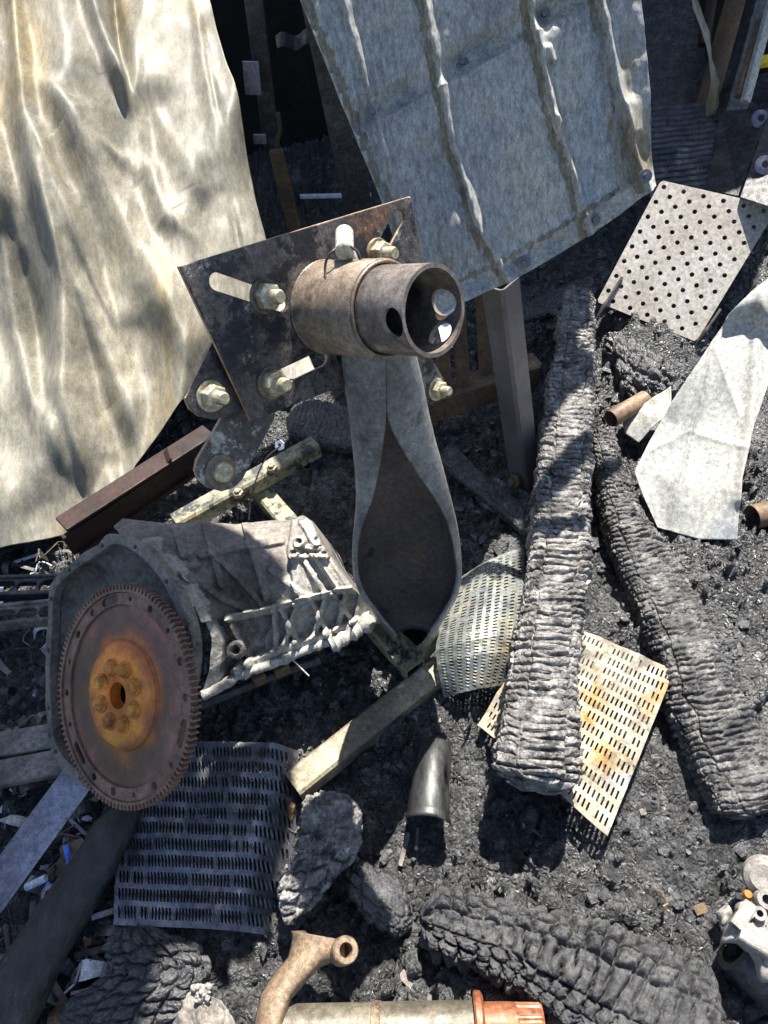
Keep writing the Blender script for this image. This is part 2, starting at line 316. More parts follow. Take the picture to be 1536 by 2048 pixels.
M['column'] = mat('grey_square_column', [(.3, (.10, .095, .10)), (.5, (.145, .135, .14)), (.7, (.20, .19, .20))], sc=6, rough=.38, metal=.4, bump=.12, bsc=150, bd=.001,
                  patches=[((.06, .055, .055), 60, .64, .72, .7), ((.16, .11, .085), 3, .55, .7)], rvar=.06, fine=(90, 420, .85, 1.15))
M['redsteel'] = mat('red_rust_steel', [(.3, (0.011, 0.005, 0.005)), (.5, (0.025, 0.011, 0.008)), (.7, (0.042, 0.019, 0.013))], sc=8, rough=.6, metal=.3, bump=.3, bsc=80, bd=.003,
                    patches=[((0.007, 0.007, 0.006), 5, .55, .7)])  # girder's shade under the crumpled sheet is put into this dark base colour
M['framesteel'] = mat('old_frame_steel', [(.3, (0.048, 0.036, 0.028)), (.5, (0.120, 0.080, 0.048)), (.7, (0.208, 0.136, 0.072))], sc=10, rough=.65, metal=.2, bump=.3, bsc=110, bd=.003,
                      patches=[((0.336, 0.304, 0.240), 8, .62, .7, .75), ((0.272, 0.112, 0.024), 6, .6, .72)])
M['darksteel'] = mat('sooty_steel', [(.3, (.018, .017, .018)), (.5, (.038, .037, .04)), (.7, (.075, .073, .075))], sc=14, rough=.45, metal=.25, bump=.6, bsc=90, bd=.005,
                     patches=[((.22, .23, .25), 38, .62, .67, .8), ((.10, .08, .05), 9, .6, .7)], fine=(60, 380, .45, 1.7))
M['armmot'] = mat('mottled_arm_steel', [(.3, (.06, .05, .048)), (.5, (.10, .088, .08)), (.7, (.16, .14, .125))], sc=9, rough=.55, metal=.2, bump=.4, bsc=120, bd=.003,
                  patches=[((.36, .35, .33), 34, .52, .57, .75), ((.02, .018, .02), 22, .58, .62, .8)])
M['litedge'] = mat('rusty_lit_edge', [(.3, (.30, .17, .09)), (.7, (.58, .36, .2))], sc=20, rough=.7, bump=.2)  # rust tone brightened so the plate edges look sunlit
M['duct'] = mat('charred_duct', [(.3, (.010, .010, .010)), (.5, (.022, .021, .020)), (.7, (.045, .042, .038))], sc=16, rough=.45, bump=.9, bsc=90, bd=.006, rvar=.15, patches=[((.13, .13, .13), 40, .62, .68, .8)], fine=(60, 380, .45, 1.7), stretch=(1, .4, 1))
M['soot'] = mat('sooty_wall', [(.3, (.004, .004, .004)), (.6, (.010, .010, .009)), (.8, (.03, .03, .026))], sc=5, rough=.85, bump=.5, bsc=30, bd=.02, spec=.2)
M['mauve'] = mat('mauve_tempered_bar', [(.3, (0.110, 0.099, 0.121)), (.5, (0.209, 0.198, 0.242)), (.7, (0.330, 0.341, 0.418))], sc=7, rough=.4, metal=.4, bump=.2, bsc=90, bd=.002,
                 patches=[((0.242, 0.396, 0.660), 5, .56, .66), ((0.099, 0.055, 0.055), 8, .58, .7)])
M['brownwood'] = mat('brown_scorched_tube', [(.3, (0.084, 0.049, 0.032)), (.5, (0.168, 0.105, 0.063)), (.7, (0.266, 0.182, 0.112))], sc=6, rough=.6, bump=.3, bsc=50, bd=.003, stretch=(1, 1, .3))
M['shaftgrey'] = mat('olive_shaft_paint', [(.3, (0.058, 0.052, 0.041)), (.5, (0.127, 0.109, 0.081)), (.7, (0.220, 0.191, 0.139))], sc=10, rough=.5, metal=.3, bump=.25, bsc=100, bd=.002,
                     patches=[((0.203, 0.115, 0.046), 8, .58, .68)])
M['rustbright'] = mat('bright_rust', [(.3, (0.165, 0.053, 0.026)), (.5, (0.315, 0.120, 0.060)), (.7, (0.435, 0.225, 0.135))], sc=14, rough=.5, metal=.3, bump=.3, bsc=120, bd=.002)
M['armrust'] = mat('tan_rust_arm', [(.3, (0.086, 0.058, 0.036)), (.5, (0.187, 0.126, 0.079)), (.7, (0.288, 0.209, 0.130))], sc=9, rough=.65, metal=.1, bump=.35, bsc=140, bd=.003,
                   patches=[((0.050, 0.032, 0.025), 10, .54, .62, .75), ((0.324, 0.288, 0.238), 24, .62, .68, .75)], fine=(110, 420, .55, 1.5))
M['tin'] = mat('silver_tin', [(.3, (0.029, 0.029, 0.029)), (.5, (0.055, 0.055, 0.055)), (.7, (0.081, 0.081, 0.078))], sc=8, rough=.4, metal=.6, bump=.2, bsc=50, bd=.002,
               patches=[((0.006, 0.006, 0.006), 8, .55, .65, .8)], stretch=(1, .3, 1))
M['bluebit'] = mat('blue_plastic', [(.3, (.04, .12, .55)), (.7, (.10, .25, .85))], sc=20, rough=.4, bump=.1)
M['whitebit'] = mat('white_ash_scrap', [(.3, (.5, .55, .65)), (.7, (.75, .78, .85))], sc=20, rough=.5, bump=.1)
M['whitecast'] = mat('white_cast_part', [(.3, (0.187, 0.170, 0.152)), (.5, (0.259, 0.241, 0.214)), (.7, (0.321, 0.304, 0.268))], sc=14, rough=.65, bump=.4, bsc=120, bd=.003, patches=[((0.063, 0.049, 0.041), 18, .6, .7)])
M['yellow'] = mat('yellow_paint', [(.3, (.6, .42, .02)), (.7, (.8, .6, .05))], sc=10, rough=.5, bump=.1)

# ------------------------------------------------------------------ ground
def axis(lo, hi, st, far):
    a = list(np.arange(lo, hi, st)); s = st; x = a[-1]
    while x < far: s *= 1.25; x += s; a.append(x)
    s = st; x = a[0]; b = []
    while x > -far: s *= 1.25; x -= s; b.append(x)
    return np.array(b[::-1]+a)
gx = axis(-1.35, 1.75, .0055, 60); gy = axis(-.15, 2.6, .0055, 60)
def gh(X, Y):
    far = smooth(4, 9, np.hypot(X, Y))
    wx = X+.03*fbm(X*9, Y*9, 91, 3); wy = Y+.03*fbm(X*9, Y*9, 92, 3)
    F1, F2, R = voro(wx*26, wy*26, 3); E1, E2, R2 = voro(wx*62, wy*62, 5)
    h = .035*fbm(X*2.2, Y*2.2, 1, 4) + (.030*R*smooth(0, .28, F2-F1) + .014*R2*smooth(0, .35, E2-E1))*(.35+.9*smooth(-.4, .5, fbm(X*3, Y*3, 44, 3))) + .008*fbm(X*40, Y*40, 9, 4, .6)
    for (px, py, r, a) in ((1270, 700, .16, .10), (1350, 790, .22, .06), (1480, 1200, .25, .05), (950, 1120, .12, .03), (1300, 1550, .3, .03), (620, 900, .2, -.02)):
        c = G(px, py); h = h + a*np.exp(-((X-c[0])**2+(Y-c[1])**2)/r**2)
    return (h-.012)*(1-far)
X, Yg = np.meshgrid(gx, gy)
Z = gh(X, Yg)
ground = mesh('ground', np.stack([X, Yg, Z], -1).reshape(-1, 3), gridf(len(gy), len(gx)), M['char'], kind='structure')

# rubble that nobody could count
def lump(seed, sub=1):
    bm = bmesh.new(); bmesh.ops.create_icosphere(bm, subdivisions=sub, radius=1)
    r = np.random.default_rng(seed); V = np.array([v.co[:] for v in bm.verts]); Fc = [[v.index for v in f.verts] for f in bm.faces]; bm.free()
    for _ in range(4):
        d = nrm(r.normal(size=3)); k = r.uniform(.35, .8); s = V@d; V = V-np.outer(np.maximum(s-k, 0), d)
    return V*r.uniform(.8, 1.2, size=(len(V), 1)), Fc
lumps = [lump(i) for i in range(12)]
Vs = []; Fs = []; off = 0
N = 9500
xs = rng.uniform(-.95, 1.6, N); ys = rng.uniform(-.05, 2.3, N)
zs = gh(xs, ys); cl = fbm(xs*4, ys*4, 55, 3)
for i in range(N):
    if cl[i] < -.25: continue
    V, Fc = lumps[i % 12]; s = .003+.012*rng.random()**5
    a = rng.uniform(0, 6.28); c, sn = math.cos(a), math.sin(a); sc = rng.uniform(.6, 1.5, 3)*s
    Q = V*sc; Q = np.stack([Q[:, 0]*c-Q[:, 1]*sn, Q[:, 0]*sn+Q[:, 1]*c, Q[:, 2]*.7], 1)+[xs[i], ys[i], zs[i]+s*.3]
    Vs.append(Q); Fs.append(np.array(Fc)+off); off += len(V)
rub = mesh('char_rubble', np.concatenate(Vs), np.concatenate(Fs), M['coal'], smooth_=False, kind='stuff')
tag(rub, 'loose black charcoal crumbs and clinker spread over the ground', 'rubble')

# ------------------------------------------------------------------ charred timbers
def timber(name, edges, thick, m, label, seed=0, a=.016, b=.04, amp=.007, group=None, cat='charred beam', round_=.5, res=.0021, parent=None, skew=0.0, wob=.004, dome=0.0):
    """edges: rows of (x1,y1,x2,y2,ztop) pixel pairs across the timber, on its top surface"""
    E = np.array([[*G(x1, y1, z), *G(x2, y2, z)] for x1, y1, x2, y2, z in edges])
    E = crom(E, 60); L = np.r_[0, np.cumsum(np.linalg.norm(np.diff((E[:, :3]+E[:, 3:])/2, axis=0), axis=1))]
    ns = int(L[-1]/res); s = np.linspace(0, L[-1], ns)
    E = np.stack([np.interp(s, L, E[:, k]) for k in range(6)], 1)
    C0 = (E[:, :3]+E[:, 3:])/2; side = E[:, 3:]-E[:, :3]; wd = np.linalg.norm(side, axis=1); side /= wd[:, None]
    up = np.cross(side, np.gradient(C0, axis=0)); up /= np.linalg.norm(up, axis=1)[:, None]; up *= np.sign(up[:, 2:3])
    wm = wd.mean(); per = 2*(wm+thick); nt_ = int(per/res); th = np.linspace(0, 2*math.pi, nt_, endpoint=False)
    pw = 2/(2+4*round_); ca = np.sign(np.cos(th))*np.abs(np.cos(th))**pw; sa = np.sign(np.sin(th))*np.abs(np.sin(th))**pw
    xy = np.stack([ca*wm/2, sa*thick/2], 1); arc = np.r_[0, np.cumsum(np.linalg.norm(np.diff(np.vstack([xy, xy[:1]]), axis=0), axis=1))][:-1]
    S, T = np.meshgrid(s, arc, indexing='ij')
    Tt = np.minimum(T, 1e9)
    S2 = S+skew*T+.006*fbm(S*14, T*14, seed+3, 3); T2 = T+.01*fbm(S*11+5, T*11, seed+4, 3)
    cw = T/b + .22*fbm(S*16, T*6, seed+6, 3) + .10*noise(S*60, T*20, seed+16); colm = np.floor(cw); fc_ = cw-colm
    rw = S2/a + .55*_h(colm, colm*0, seed+1) + .45*fbm(S*13, colm*3.7, seed+5, 2) + .20*fbm(T*60, S*25, seed+15, 3); row = np.floor(rw); fr_ = rw-row
    wide = _h(row, colm, seed+40) > .86; keep = _h(row, colm, seed+41) > .12
    dr = np.minimum(np.where(_h(row, colm, seed+40) > .86, 9., fr_), np.where(_h(row+1, colm, seed+40) > 2, 9., 1-fr_))*a; dc = np.where(keep, np.minimum(fc_, 1-fc_)*b, 9.)
    R = _h(row, colm, seed+50); big = .65+.8*smooth(-.4, .5, fbm(S*7, T*7, seed+8, 2))
    pil = np.minimum(1-np.exp(-(dr/(a*.10))**1.1), 1-np.exp(-(dc/(a*.09))**1.1))
    f1, f2, r2 = voro(S2/(a*.55), T2/(a*.8), seed+9, .95)
    h = amp*big*(pil*(.55+.60*R) + .16*smooth(.0, .12, f2-f1)*pil) + amp*.7*pil*((_h(row, colm, seed+60)-.5)*(fr_-.5)+(_h(row, colm, seed+61)-.5)*(fc_-.5))*.8 + wob*fbm(S*9, T*9, seed+2, 4) + dome*amp*pil*np.sin(fr_*math.pi)*np.sin(fc_*math.pi) + .0026*fbm(S*110, T*90, seed+6, 4, .6)-amp
    # ends close ragged
    e = np.minimum(S, L[-1]-S)+.012*fbm(S*0+T*30, T*0+S*2, seed+12, 3)
    en = np.clip(e/.035, 0, 1); cap = np.sqrt(np.clip(1-(1-en)**2, 0, 1)); cap = .02+.98*cap
    X_ = (ca[None]*wd[:, None]/2); Y_ = np.broadcast_to(sa*thick/2, X_.shape)
    nl = np.stack([ca/np.maximum(wm/2, 1e-6)*.03, sa/(thick/2)*.03], 1); nl /= np.linalg.norm(nl, axis=1)[:, None]
    X_ = (X_+h*nl[None, :, 0])*cap; Y_ = (Y_+h*nl[None, :, 1])*cap
    P = C0[:, None]+side[:, None]*X_[..., None]+up[:, None]*(Y_[..., None]-thick/2)
    V = P.reshape(-1, 3); Fc = gridf(ns, nt_, True).tolist(); Fc += [list(range(nt_))[::-1], [(ns-1)*nt_+k for k in range(nt_)]]
    o = mesh(name, V, Fc, m, parent)
    if o.data.polygons[nt_*(ns//2)+nt_//4].normal.z < 0 : o.data.flip_normals()
    if parent is None: tag(o, label, cat, group)
    return o
timber('charred_timber', [(1128, 560, 1192, 575, .2), (1118, 640, 1192, 645, .2), (1100, 740, 1190, 745, .2), (1082, 860, 1190, 865, .2), (1072, 960, 1188, 965, .2), (1060, 1080, 1184, 1085, .2),
        (1038, 1200, 1174, 1205, .2), (1022, 1310, 1165, 1315, .2), (1000, 1410, 1166, 1425, .195), (990, 1500, 1162, 1520, .19), (996, 1560, 1156, 1590, .18)], .11, M['ash'],
       'long thick charred timber with ashy grey crosswise cracks, right of the steel column', seed=1, a=.0165, b=.034, amp=.0140, round_=.9, res=.0016)
timber('charred_timber', [(1180, 840, 1232, 845, .10), (1198, 950, 1258, 940, .10), (1215, 1040, 1300, 1020, .10), (1248, 1130, 1352, 1100, .10), (1288, 1220, 1405, 1185, .10), (1322, 1310, 1440, 1275, .10),
        (1348, 1400, 1485, 1365, .10), (1385, 1500, 1540, 1455, .10), (1430, 1590, 1590, 1540, .10), (1462, 1650, 1620, 1600, .09)], .09, M['ashdark'],
       'slimmer ribbed charred timber slanting down to the right edge', seed=22, a=.0135, b=.032, amp=.0100, round_=.45, skew=.2, res=.0016)
timber('charred_timber', [(835, 1890, 850, 1765, .10), (915, 1915, 930, 1780, .10), (1000, 1960, 1030, 1795, .10), (1080, 2020, 1150, 1828, .10), (1190, 2100, 1290, 1865, .10), (1340, 2170, 1400, 1905, .10), (1470, 2230, 1462, 1940, .09)],
       .09, M['coalblock'], 'black knobbly charred timber lying across the bottom right', seed=33, a=.026, b=.026, amp=.0170, round_=.35, wob=.004, res=.0015, dome=.12)
timber('charred_chunk', [(600, 1570, 668, 1560, .10), (588, 1630, 712, 1605, .12), (584, 1700, 716, 1670, .12), (560, 1770, 700, 1735, .11), (556, 1830, 650, 1800, .08), (575, 1868, 620, 1850, .05)], .09, M['ash'],
       'lumpy grey burnt wood chunk beside the lower slotted sheet', seed=41, a=.030, b=.034, amp=.012, round_=.4, dome=.12, skew=.3, cat='burnt chunk')
timber('charred_chunk', [(200, 1850, 310, 1838, .10), (185, 1900, 345, 1880, .10), (190, 1950, 400, 1940, .09), (110, 2010, 380, 2010, .08), (60, 2080, 340, 2090, .06)], .09, M['coal'],
       'black layered wood chunk in the bottom left corner', seed=52, a=.026, b=.03, amp=.011, dome=.1, res=.0018, round_=.1, cat='burnt chunk', wob=.012)
timber('charred_chunk', [(675, 1760, 700, 1700, .05), (720, 1830, 740, 1725, .06), (790, 1870, 800, 1745, .06), (832, 1880, 838, 1765, .05)], .07, M['coal'],
       'shaded black block butting against the left end of the bottom timber', seed=57, a=.028, b=.026, amp=.010, round_=.1, cat='burnt chunk')
timber('charred_plank', [(868, 905, 905, 880, .05), (930, 965, 958, 935, .05), (1000, 1020, 1030, 990, .06), (1062, 1075, 1085, 1035, .06)], .03, M['coal'],
       'thin black plank slanting from the stand post to the big timber', seed=61, a=.02, b=.02, amp=.003, cat='charred plank', wob=.002)
timber('charred_plank', [(880, 1150, 885, 1075, .025), (960, 1145, 965, 1065, .03), (1060, 1130, 1065, 1050, .03)], .05, M['coal'],
       'flat cracked board lying above the curved slotted sheet', seed=62, a=.022, b=.012, amp=.005, cat='charred plank', wob=.004)
timber('charred_plank', [(945, 1000, 975, 945, .03), (1010, 1030, 1035, 965, .03), (1075, 1060, 1090, 1000, .03)], .045, M['ash'],
       'short crackled board at the foot of the steel column', seed=63, a=.02, b=.016, amp=.004, cat='charred plank')
timber('charred_plank', [(560, 850, 590, 790, .05), (640, 880, 670, 800, .05), (720, 890, 740, 810, .05), (800, 880, 820, 810, .05)], .05, M['coal'],
       'scaly black board on the ground behind the stand plate', seed=64, a=.018, b=.018, amp=.005, cat='charred plank')
timber('charred_plank', [(1010, 650, 1000, 620, .06), (1100, 620, 1085, 585, .06), (1200, 575, 1180, 545, .07)], .04, M['coal'],
       'thin black batten in the shade under the ribbed panel', seed=65, a=.012, b=.015, amp=.003, cat='charred plank')
timber('burnt_heap', [(1195, 700, 1215, 640, .10), (1250, 740, 1290, 650, .13), (1330, 800, 1350, 690, .10), (1400, 830, 1420, 740, .06)], .14, M['coal'],
       'dark burnt lump of cloth-like debris below the perforated plate', seed=66, a=.06, b=.05, amp=.012, round_=.0, cat='burnt heap', wob=.03)
timber('charred_stub', [(1415, 240, 1440, 235, .06), (1425, 275, 1452, 270, .06), (1432, 318, 1462, 312, .06)], .05, M['coal'], 'small black charred stub against the steel cabinet', seed=67, a=.014, b=.02, amp=.006)

# ------------------------------------------------------------------ sheets
def sheet(name, bounds, p0, n, hf, nu, nv, m, t=.0015, parent=None, noise_=.004, seed=0):
    Q = coons(*bounds, nu, nv); n = nrm(n); p0 = np.asarray(p0)
    R3 = rays(Q); P = CAM + R3*((p0-CAM)@n)/(R3@n)[..., None]
    X_, Y_ = Q[..., 0], Q[..., 1]
    h = hf(X_, Y_)+noise_*fbm(X_/130, Y_/130, seed, 3)
    P = P+h[..., None]*n
    o = mesh(name, P.reshape(-1, 3), gridf(nv, nu), m, parent)
    fix_normals(o); solid(o, t, 0); return o
# left crumpled sheet
LP0 = G(200, 1070, .05); LN = (.35, -.45, .82)
def fold(X, Y, pts, w, a): d, s_, p = pd(X, Y, pts); w2 = w*(.35+.65*smooth(0, .5, p)*smooth(1, .5, p)); return a*np.exp(-(d/w2)**2)*smooth(0, .3, p)*smooth(1, .7, p)
def lh(X, Y):
    h = fold(X, Y, [(20, -80), (40, 120), (50, 260), (90, 420), (140, 620)], 26, .05)
    h += fold(X, Y, [(-60, 100), (0, 380), (30, 620), (80, 900)], 40, .04)
    h -= fold(X, Y, [(0, 380), (45, 560), (90, 760), (170, 1000)], 30, .035)
    h += fold(X, Y, [(60, 150), (150, 260), (240, 420), (330, 620), (400, 800)], 45, .05)
    h += fold(X, Y, [(60, 250), (120, 400), (175, 520), (240, 660)], 22, .035)
    h += fold(X, Y, [(140, -160), (190, 20), (235, 140), (262, 230)], 24, .06) - fold(X, Y, [(215, -160), (235, 20), (252, 120), (262, 200)], 18, .04)
    ph_ = np.arctan2(X-300+.25*(Y-1000), 1750-Y); wv = fbm(X/420, Y/800, 15, 2)
    am = smooth(-.25, .35, fbm(X/260, Y/420, 16, 2)+.1)
    h += .046*(1-2*np.sqrt(np.sin(11.5*ph_+1.7*wv)**2+.025))*(.45+.75*am) + .004*(1-2*np.abs(np.sin(27*ph_+3*wv+1)))*smooth(-.2, .3, fbm(X/200, Y/350, 19, 2))
    h = h*1.35
    h -= .07*np.exp(-(np.maximum(X+20-Y*.11, 0)/90)**2)*smooth(330, 520, Y)
    h += .012*noise(X/120, Y/150, 21) + .025*noise(X/260, Y/200, 22)
    h += fold(X, Y, [(255, 0), (262, 120), (258, 210), (300, 330), (330, 480)], 30, .03)
    h += fold(X, Y, [(290, 120), (350, 300), (400, 380), (405, 430)], 26, .02)
    h += fold(X, Y, [(380, -60), (410, 120), (450, 330), (500, 520)], 20, .022)
    h -= fold(X, Y, [(405, 60), (440, 250), (470, 420), (490, 560)], 13, .016)
    h += fold(X, Y, [(180, 290), (240, 310), (300, 340), (330, 440), (390, 500)], 30, .035)
    h += fold(X, Y, [(120, 480), (180, 620), (250, 780), (280, 900)], 40, .045)
    h -= fold(X, Y, [(120, 500), (200, 760), (240, 880), (262, 1080)], 30, .035)
    h += fold(X, Y, [(60, 640), (110, 800), (150, 900), (190, 1000)], 38, .035)
    h += .018*fbm(X/220, Y/300, 71, 4)+.003*np.sin((X*.94-Y*.3)/17+2*fbm(X/200, Y/200, 5, 2))*smooth(-.2, .5, fbm(X/160, Y/200, 12, 2))
    return h
o = sheet('crumpled_sheet', ([(-160, -120), (60, -120), (240, -120), (388, -120)], [(-160, 1110), (0, 1085), (80, 1070), (150, 1052), (200, 1025), (240, 985), (270, 920), (330, 850), (385, 780), (440, 720), (640, 765)],
       [(-160, -120), (-160, 1110)], [(388, -120), (420, 0), (470, 190), (510, 330), (545, 480), (600, 640), (640, 765)]),
       LP0, LN, lh, 330, 460, M['sheet'], .0015, noise_=.004, seed=3)
tag(o, 'huge cream crumpled roofing sheet with deep folds filling the upper left', 'metal sheet')

# middle ribbed panel
PP0 = CAM+ray(925, 605)/ray(925, 605)[1]*1.22; PN = (-.13, -.872, .472)
ribA = [(830, -120), (862, 60), (905, 280), (960, 460), (1025, 570)]
ribB = [(1040, -120), (1060, 0), (1108, 230), (1150, 360), (1180, 470)]
ribC = [(1178, -120), (1200, 0), (1238, 200), (1262, 290), (1296, 385)]
ribZ = [(655, -120), (700, 40), (745, 200), (800, 400), (850, 560)]
def ph(X, Y):
    h = 0
    for r, w, a in ((ribA, 10, .016), (ribB, 8, .022), (ribC, 10, .026), (ribZ, 9, .014)):
        h = h+ridge(X+1.2*fbm(X/90, Y/90, 6, 2), Y, r, w, a)
    h += ridge(X, Y, [(1255, 215), (1268, 260)], 20, .022)+ridge(X, Y, [(1095, 100), (1104, 122)], 8, .012)+ridge(X, Y, [(1114, 236), (1120, 246)], 7, .012)
    h -= ridge(X, Y, [(700, 250), (745, 225), (925, 125), (1090, 28), (1200, -20)], 30, .014)
    h += crease(X, Y, [(745, 248), (925, 152), (1100, 50)], 7, .006)
    for c in ((745, 222), (925, 120), (1090, 25)): h -= ridge(X, Y, [(c[0]-10, c[1]+6), (c[0]+60, c[1]-34)], 26, .012)
    h += crease(X, Y, [(1010, 515), (1100, 470), (1180, 425), (1290, 355)], 8, .006)
    h += .012*fbm(X/150, Y/200, 61, 4)
    h += .03*smooth(60, 0, np.abs(X-(1290+ (Y-370)*.06)))*0
    return h
pan = sheet('ribbed_roof_panel', ([(560, -120), (800, -120), (1040, -120), (1268, -120)], [(845, 650), (925, 606), (1025, 562), (1110, 512), (1182, 468), (1240, 430), (1312, 372)],
       [(560, -120), (600, 0), (680, 200), (762, 400), (845, 650)], [(1268, -120), (1283, 0), (1298, 180), (1312, 372)]),
       PP0, PN, ph, 420, 420, M['panel'], .0012, noise_=.003, seed=9)
pan.data.materials.append(M['ribstain']); pan.data.materials.append(M['panelpale'])
Qp = coons(([(560, -120), (800, -120), (1040, -120), (1268, -120)]), [(845, 650), (925, 606), (1025, 562), (1110, 512), (1182, 468), (1240, 430), (1312, 372)], [(560, -120), (600, 0), (680, 200), (762, 400), (845, 650)], [(1268, -120), (1283, 0), (1298, 180), (1312, 372)], 420, 420)
cx_ = (Qp[:-1, :-1, 0]+Qp[1:, 1:, 0])/2; cy_ = (Qp[:-1, :-1, 1]+Qp[1:, 1:, 1])/2; wb = 7*fbm(cx_/14, cy_/30, 31, 4)
mi_ = np.zeros(cx_.shape, int)
for rr_, off_ in ((ribA, -14), (ribB, -16), (ribC, -16)):
    mi_[pd(cx_+off_*-1.0, cy_, rr_)[0]+wb*.7 < 7+4*noise(cy_/90, cy_*0, 8)] = 1
mi_[(np.abs(pd(cx_, cy_, [(600, 0), (680, 200), (762, 400), (845, 650)])[0]-12)+wb < 8)] = 1
for c_ in ((745, 222), (925, 120), (1090, 25)):
    tx, ty = cx_-c_[0]-34, cy_-c_[1]+18; lx, ly = tx*.88-ty*.47, tx*.47+ty*.88; mi_[((lx/62)**2+(ly/26)**2+wb*.03) < 1] = 2
bl_ = pd(cx_, cy_, [(845, 650), (925, 606), (1025, 562), (1110, 512), (1182, 468), (1240, 430), (1312, 372)])[0]; mi_[(np.abs(bl_-44)+wb*.8 < 5)] = 1
mi_[(bl_+wb < 34) & (mi_ == 0)] = 2
pan.data.polygons.foreach_set('material_index', mi_.reshape(-1).tolist())
tag(pan, 'large blue-grey ribbed roof panel with screws leaning above the stand plate', 'roof panel')
for c in ((745, 222), (925, 120), (1090, 25), (1047, 525), (1187, 440), (1284, 354)):
    P = PLN(*c, PP0, nrm(PN)); hh = float(ph(np.array([c[0]*1.0]), np.array([c[1]*1.0]))[0])
    lathe('screw', [(0, .013), (.0045, .013), (.005, .007), (.0052, .003), (.012, .0025), (.0125, -.001)], P+nrm(PN)*(hh+.001), PN, M['column'], pan, n=12)

# right pale bent sheet
RP0 = G(1350, 1065, .06); RN = (-.25, -.45, .86)
def rh(X, Y):
    h = crease(X, Y, [(1455, 560), (1425, 680), (1385, 850), (1340, 1062)], 7, .010)
    h += ridge(X, Y, [(1520, 600), (1505, 800), (1480, 1000)], 14, .015)+step(X, Y, [(1455, 640), (1500, 625), (1545, 660)], 14, -.03, 60)
    h += crease(X, Y, [(1430, 700), (1480, 830), (1450, 980)], 9, .006)+crease(X, Y, [(1300, 900), (1380, 860), (1500, 900)], 8, .004)+ridge(X, Y, [(1330, 840), (1300, 960), (1330, 1050)], 30, -.012)+.02*fbm(X/220, Y/300, 81, 2)+.04*smooth(1330, 1270, X)*0
    return h
o = sheet('bent_sheet', ([(1455, 635), (1500, 590), (1540, 555), (1600, 500)], [(1316, 1054), (1400, 1078), (1475, 1080)],
       [(1455, 635), (1400, 720), (1345, 800), (1300, 880), (1268, 945), (1285, 990), (1316, 1054)], [(1600, 500), (1580, 640), (1540, 760), (1505, 860), (1482, 960), (1475, 1080)]),
       RP0, RN, rh, 120, 200, M['pale'], .0015, noise_=.001)
tag(o, 'pale bent sheet-metal trim with a raised seam at the right edge', 'metal sheet')
def fh(X, Y): return .01*fbm(X/100, Y/100, 83, 3)+.02*smooth(1245, 1330, X)
o = sheet('bent_flap', ([(1245, 840), (1345, 778)], [(1280, 890), (1345, 830)], [(1245, 840), (1252, 870), (1280, 890)], [(1345, 778), (1345, 830)]), G(1280, 880, .05), (-.5, -.2, .85), fh, 40, 30, M['pale'])
tag(o, 'small pale metal flap sticking out left of the bent trim', 'metal scrap')
# narrow hanging sheet top right
def nh(X, Y): return .02*np.sin((X-Y*.3)/9)+.02*fbm(X/60, Y/120, 84, 3)
o = sheet('hanging_strip', ([(1360, -80), (1385, -80)], [(1420, 238), (1462, 205)], [(1360, -80), (1395, 60), (1415, 150), (1420, 238)], [(1385, -80), (1402, 0), (1430, 110), (1462, 205)]), D(1430, 200, 3.0), (.25, -.93, .1), nh, 40, 120, M['sheet'])
tag(o, 'narrow curled cream strip of roofing hanging at top right', 'metal strip')

# perforated plate with round holes
PGn = (-.12, -.62, .78); A = G(1197, 604, .17)
c4 = [PLN(x, y, A, nrm(PGn)) for x, y in ((1322, 361), (1556, 414), (1392, 684), (1193, 604))]
fr = frame(PGn, c4[1]-c4[0]); q4 = [np.array(to2(c, A, fr)) for c in c4]
# rectangular plate spanning the corners, holes staggered like the original
def bil(u, v): return (1-v)*((1-u)*q4[0]+u*q4[1])+v*((1-u)*q4[3]+u*q4[2])
hs = []
for i in range(16):
    for j in range(6):
        v = .045+i*.0605; u = .05+j*.172+(.086 if i % 2 else 0)
        if u < .97: hs.append(circ(bil(u, v), .0068, 14))
o = plate('perforated_plate', [tuple(bil(u, v)) for u, v in ((.02, 0), (.98, 0), (1, .02), (1, .98), (.98, 1), (.02, 1), (0, .98), (0, .02))], hs, A, fr, .003, M['peg'], None, .0006)
tag(o, 'pale tan plate punched with rows of round holes', 'perforated plate')
for a_, b_, l in (((1243, 556), (1185, 650), 'black twisted strap across the lower left corner of the punched plate'), ((1440, 620), (1390, 690), 'black strap on the right lower edge of the punched plate')):
    P1 = PLN(*a_, A, nrm(PGn))+nrm(PGn)*.006; P2 = PLN(*b_, A, nrm(PGn))+nrm(PGn)*.004
    mid = (P1*.45+P2*.55)+nrm(PGn)*.006
    o = tube('charred_strap', crom([P1, mid, P2], 16), [.0045]*8+[.007, .008, .006, .005, .004, .003, .002, .001], M['wire'], None, 8); tag(o, l, 'strap')

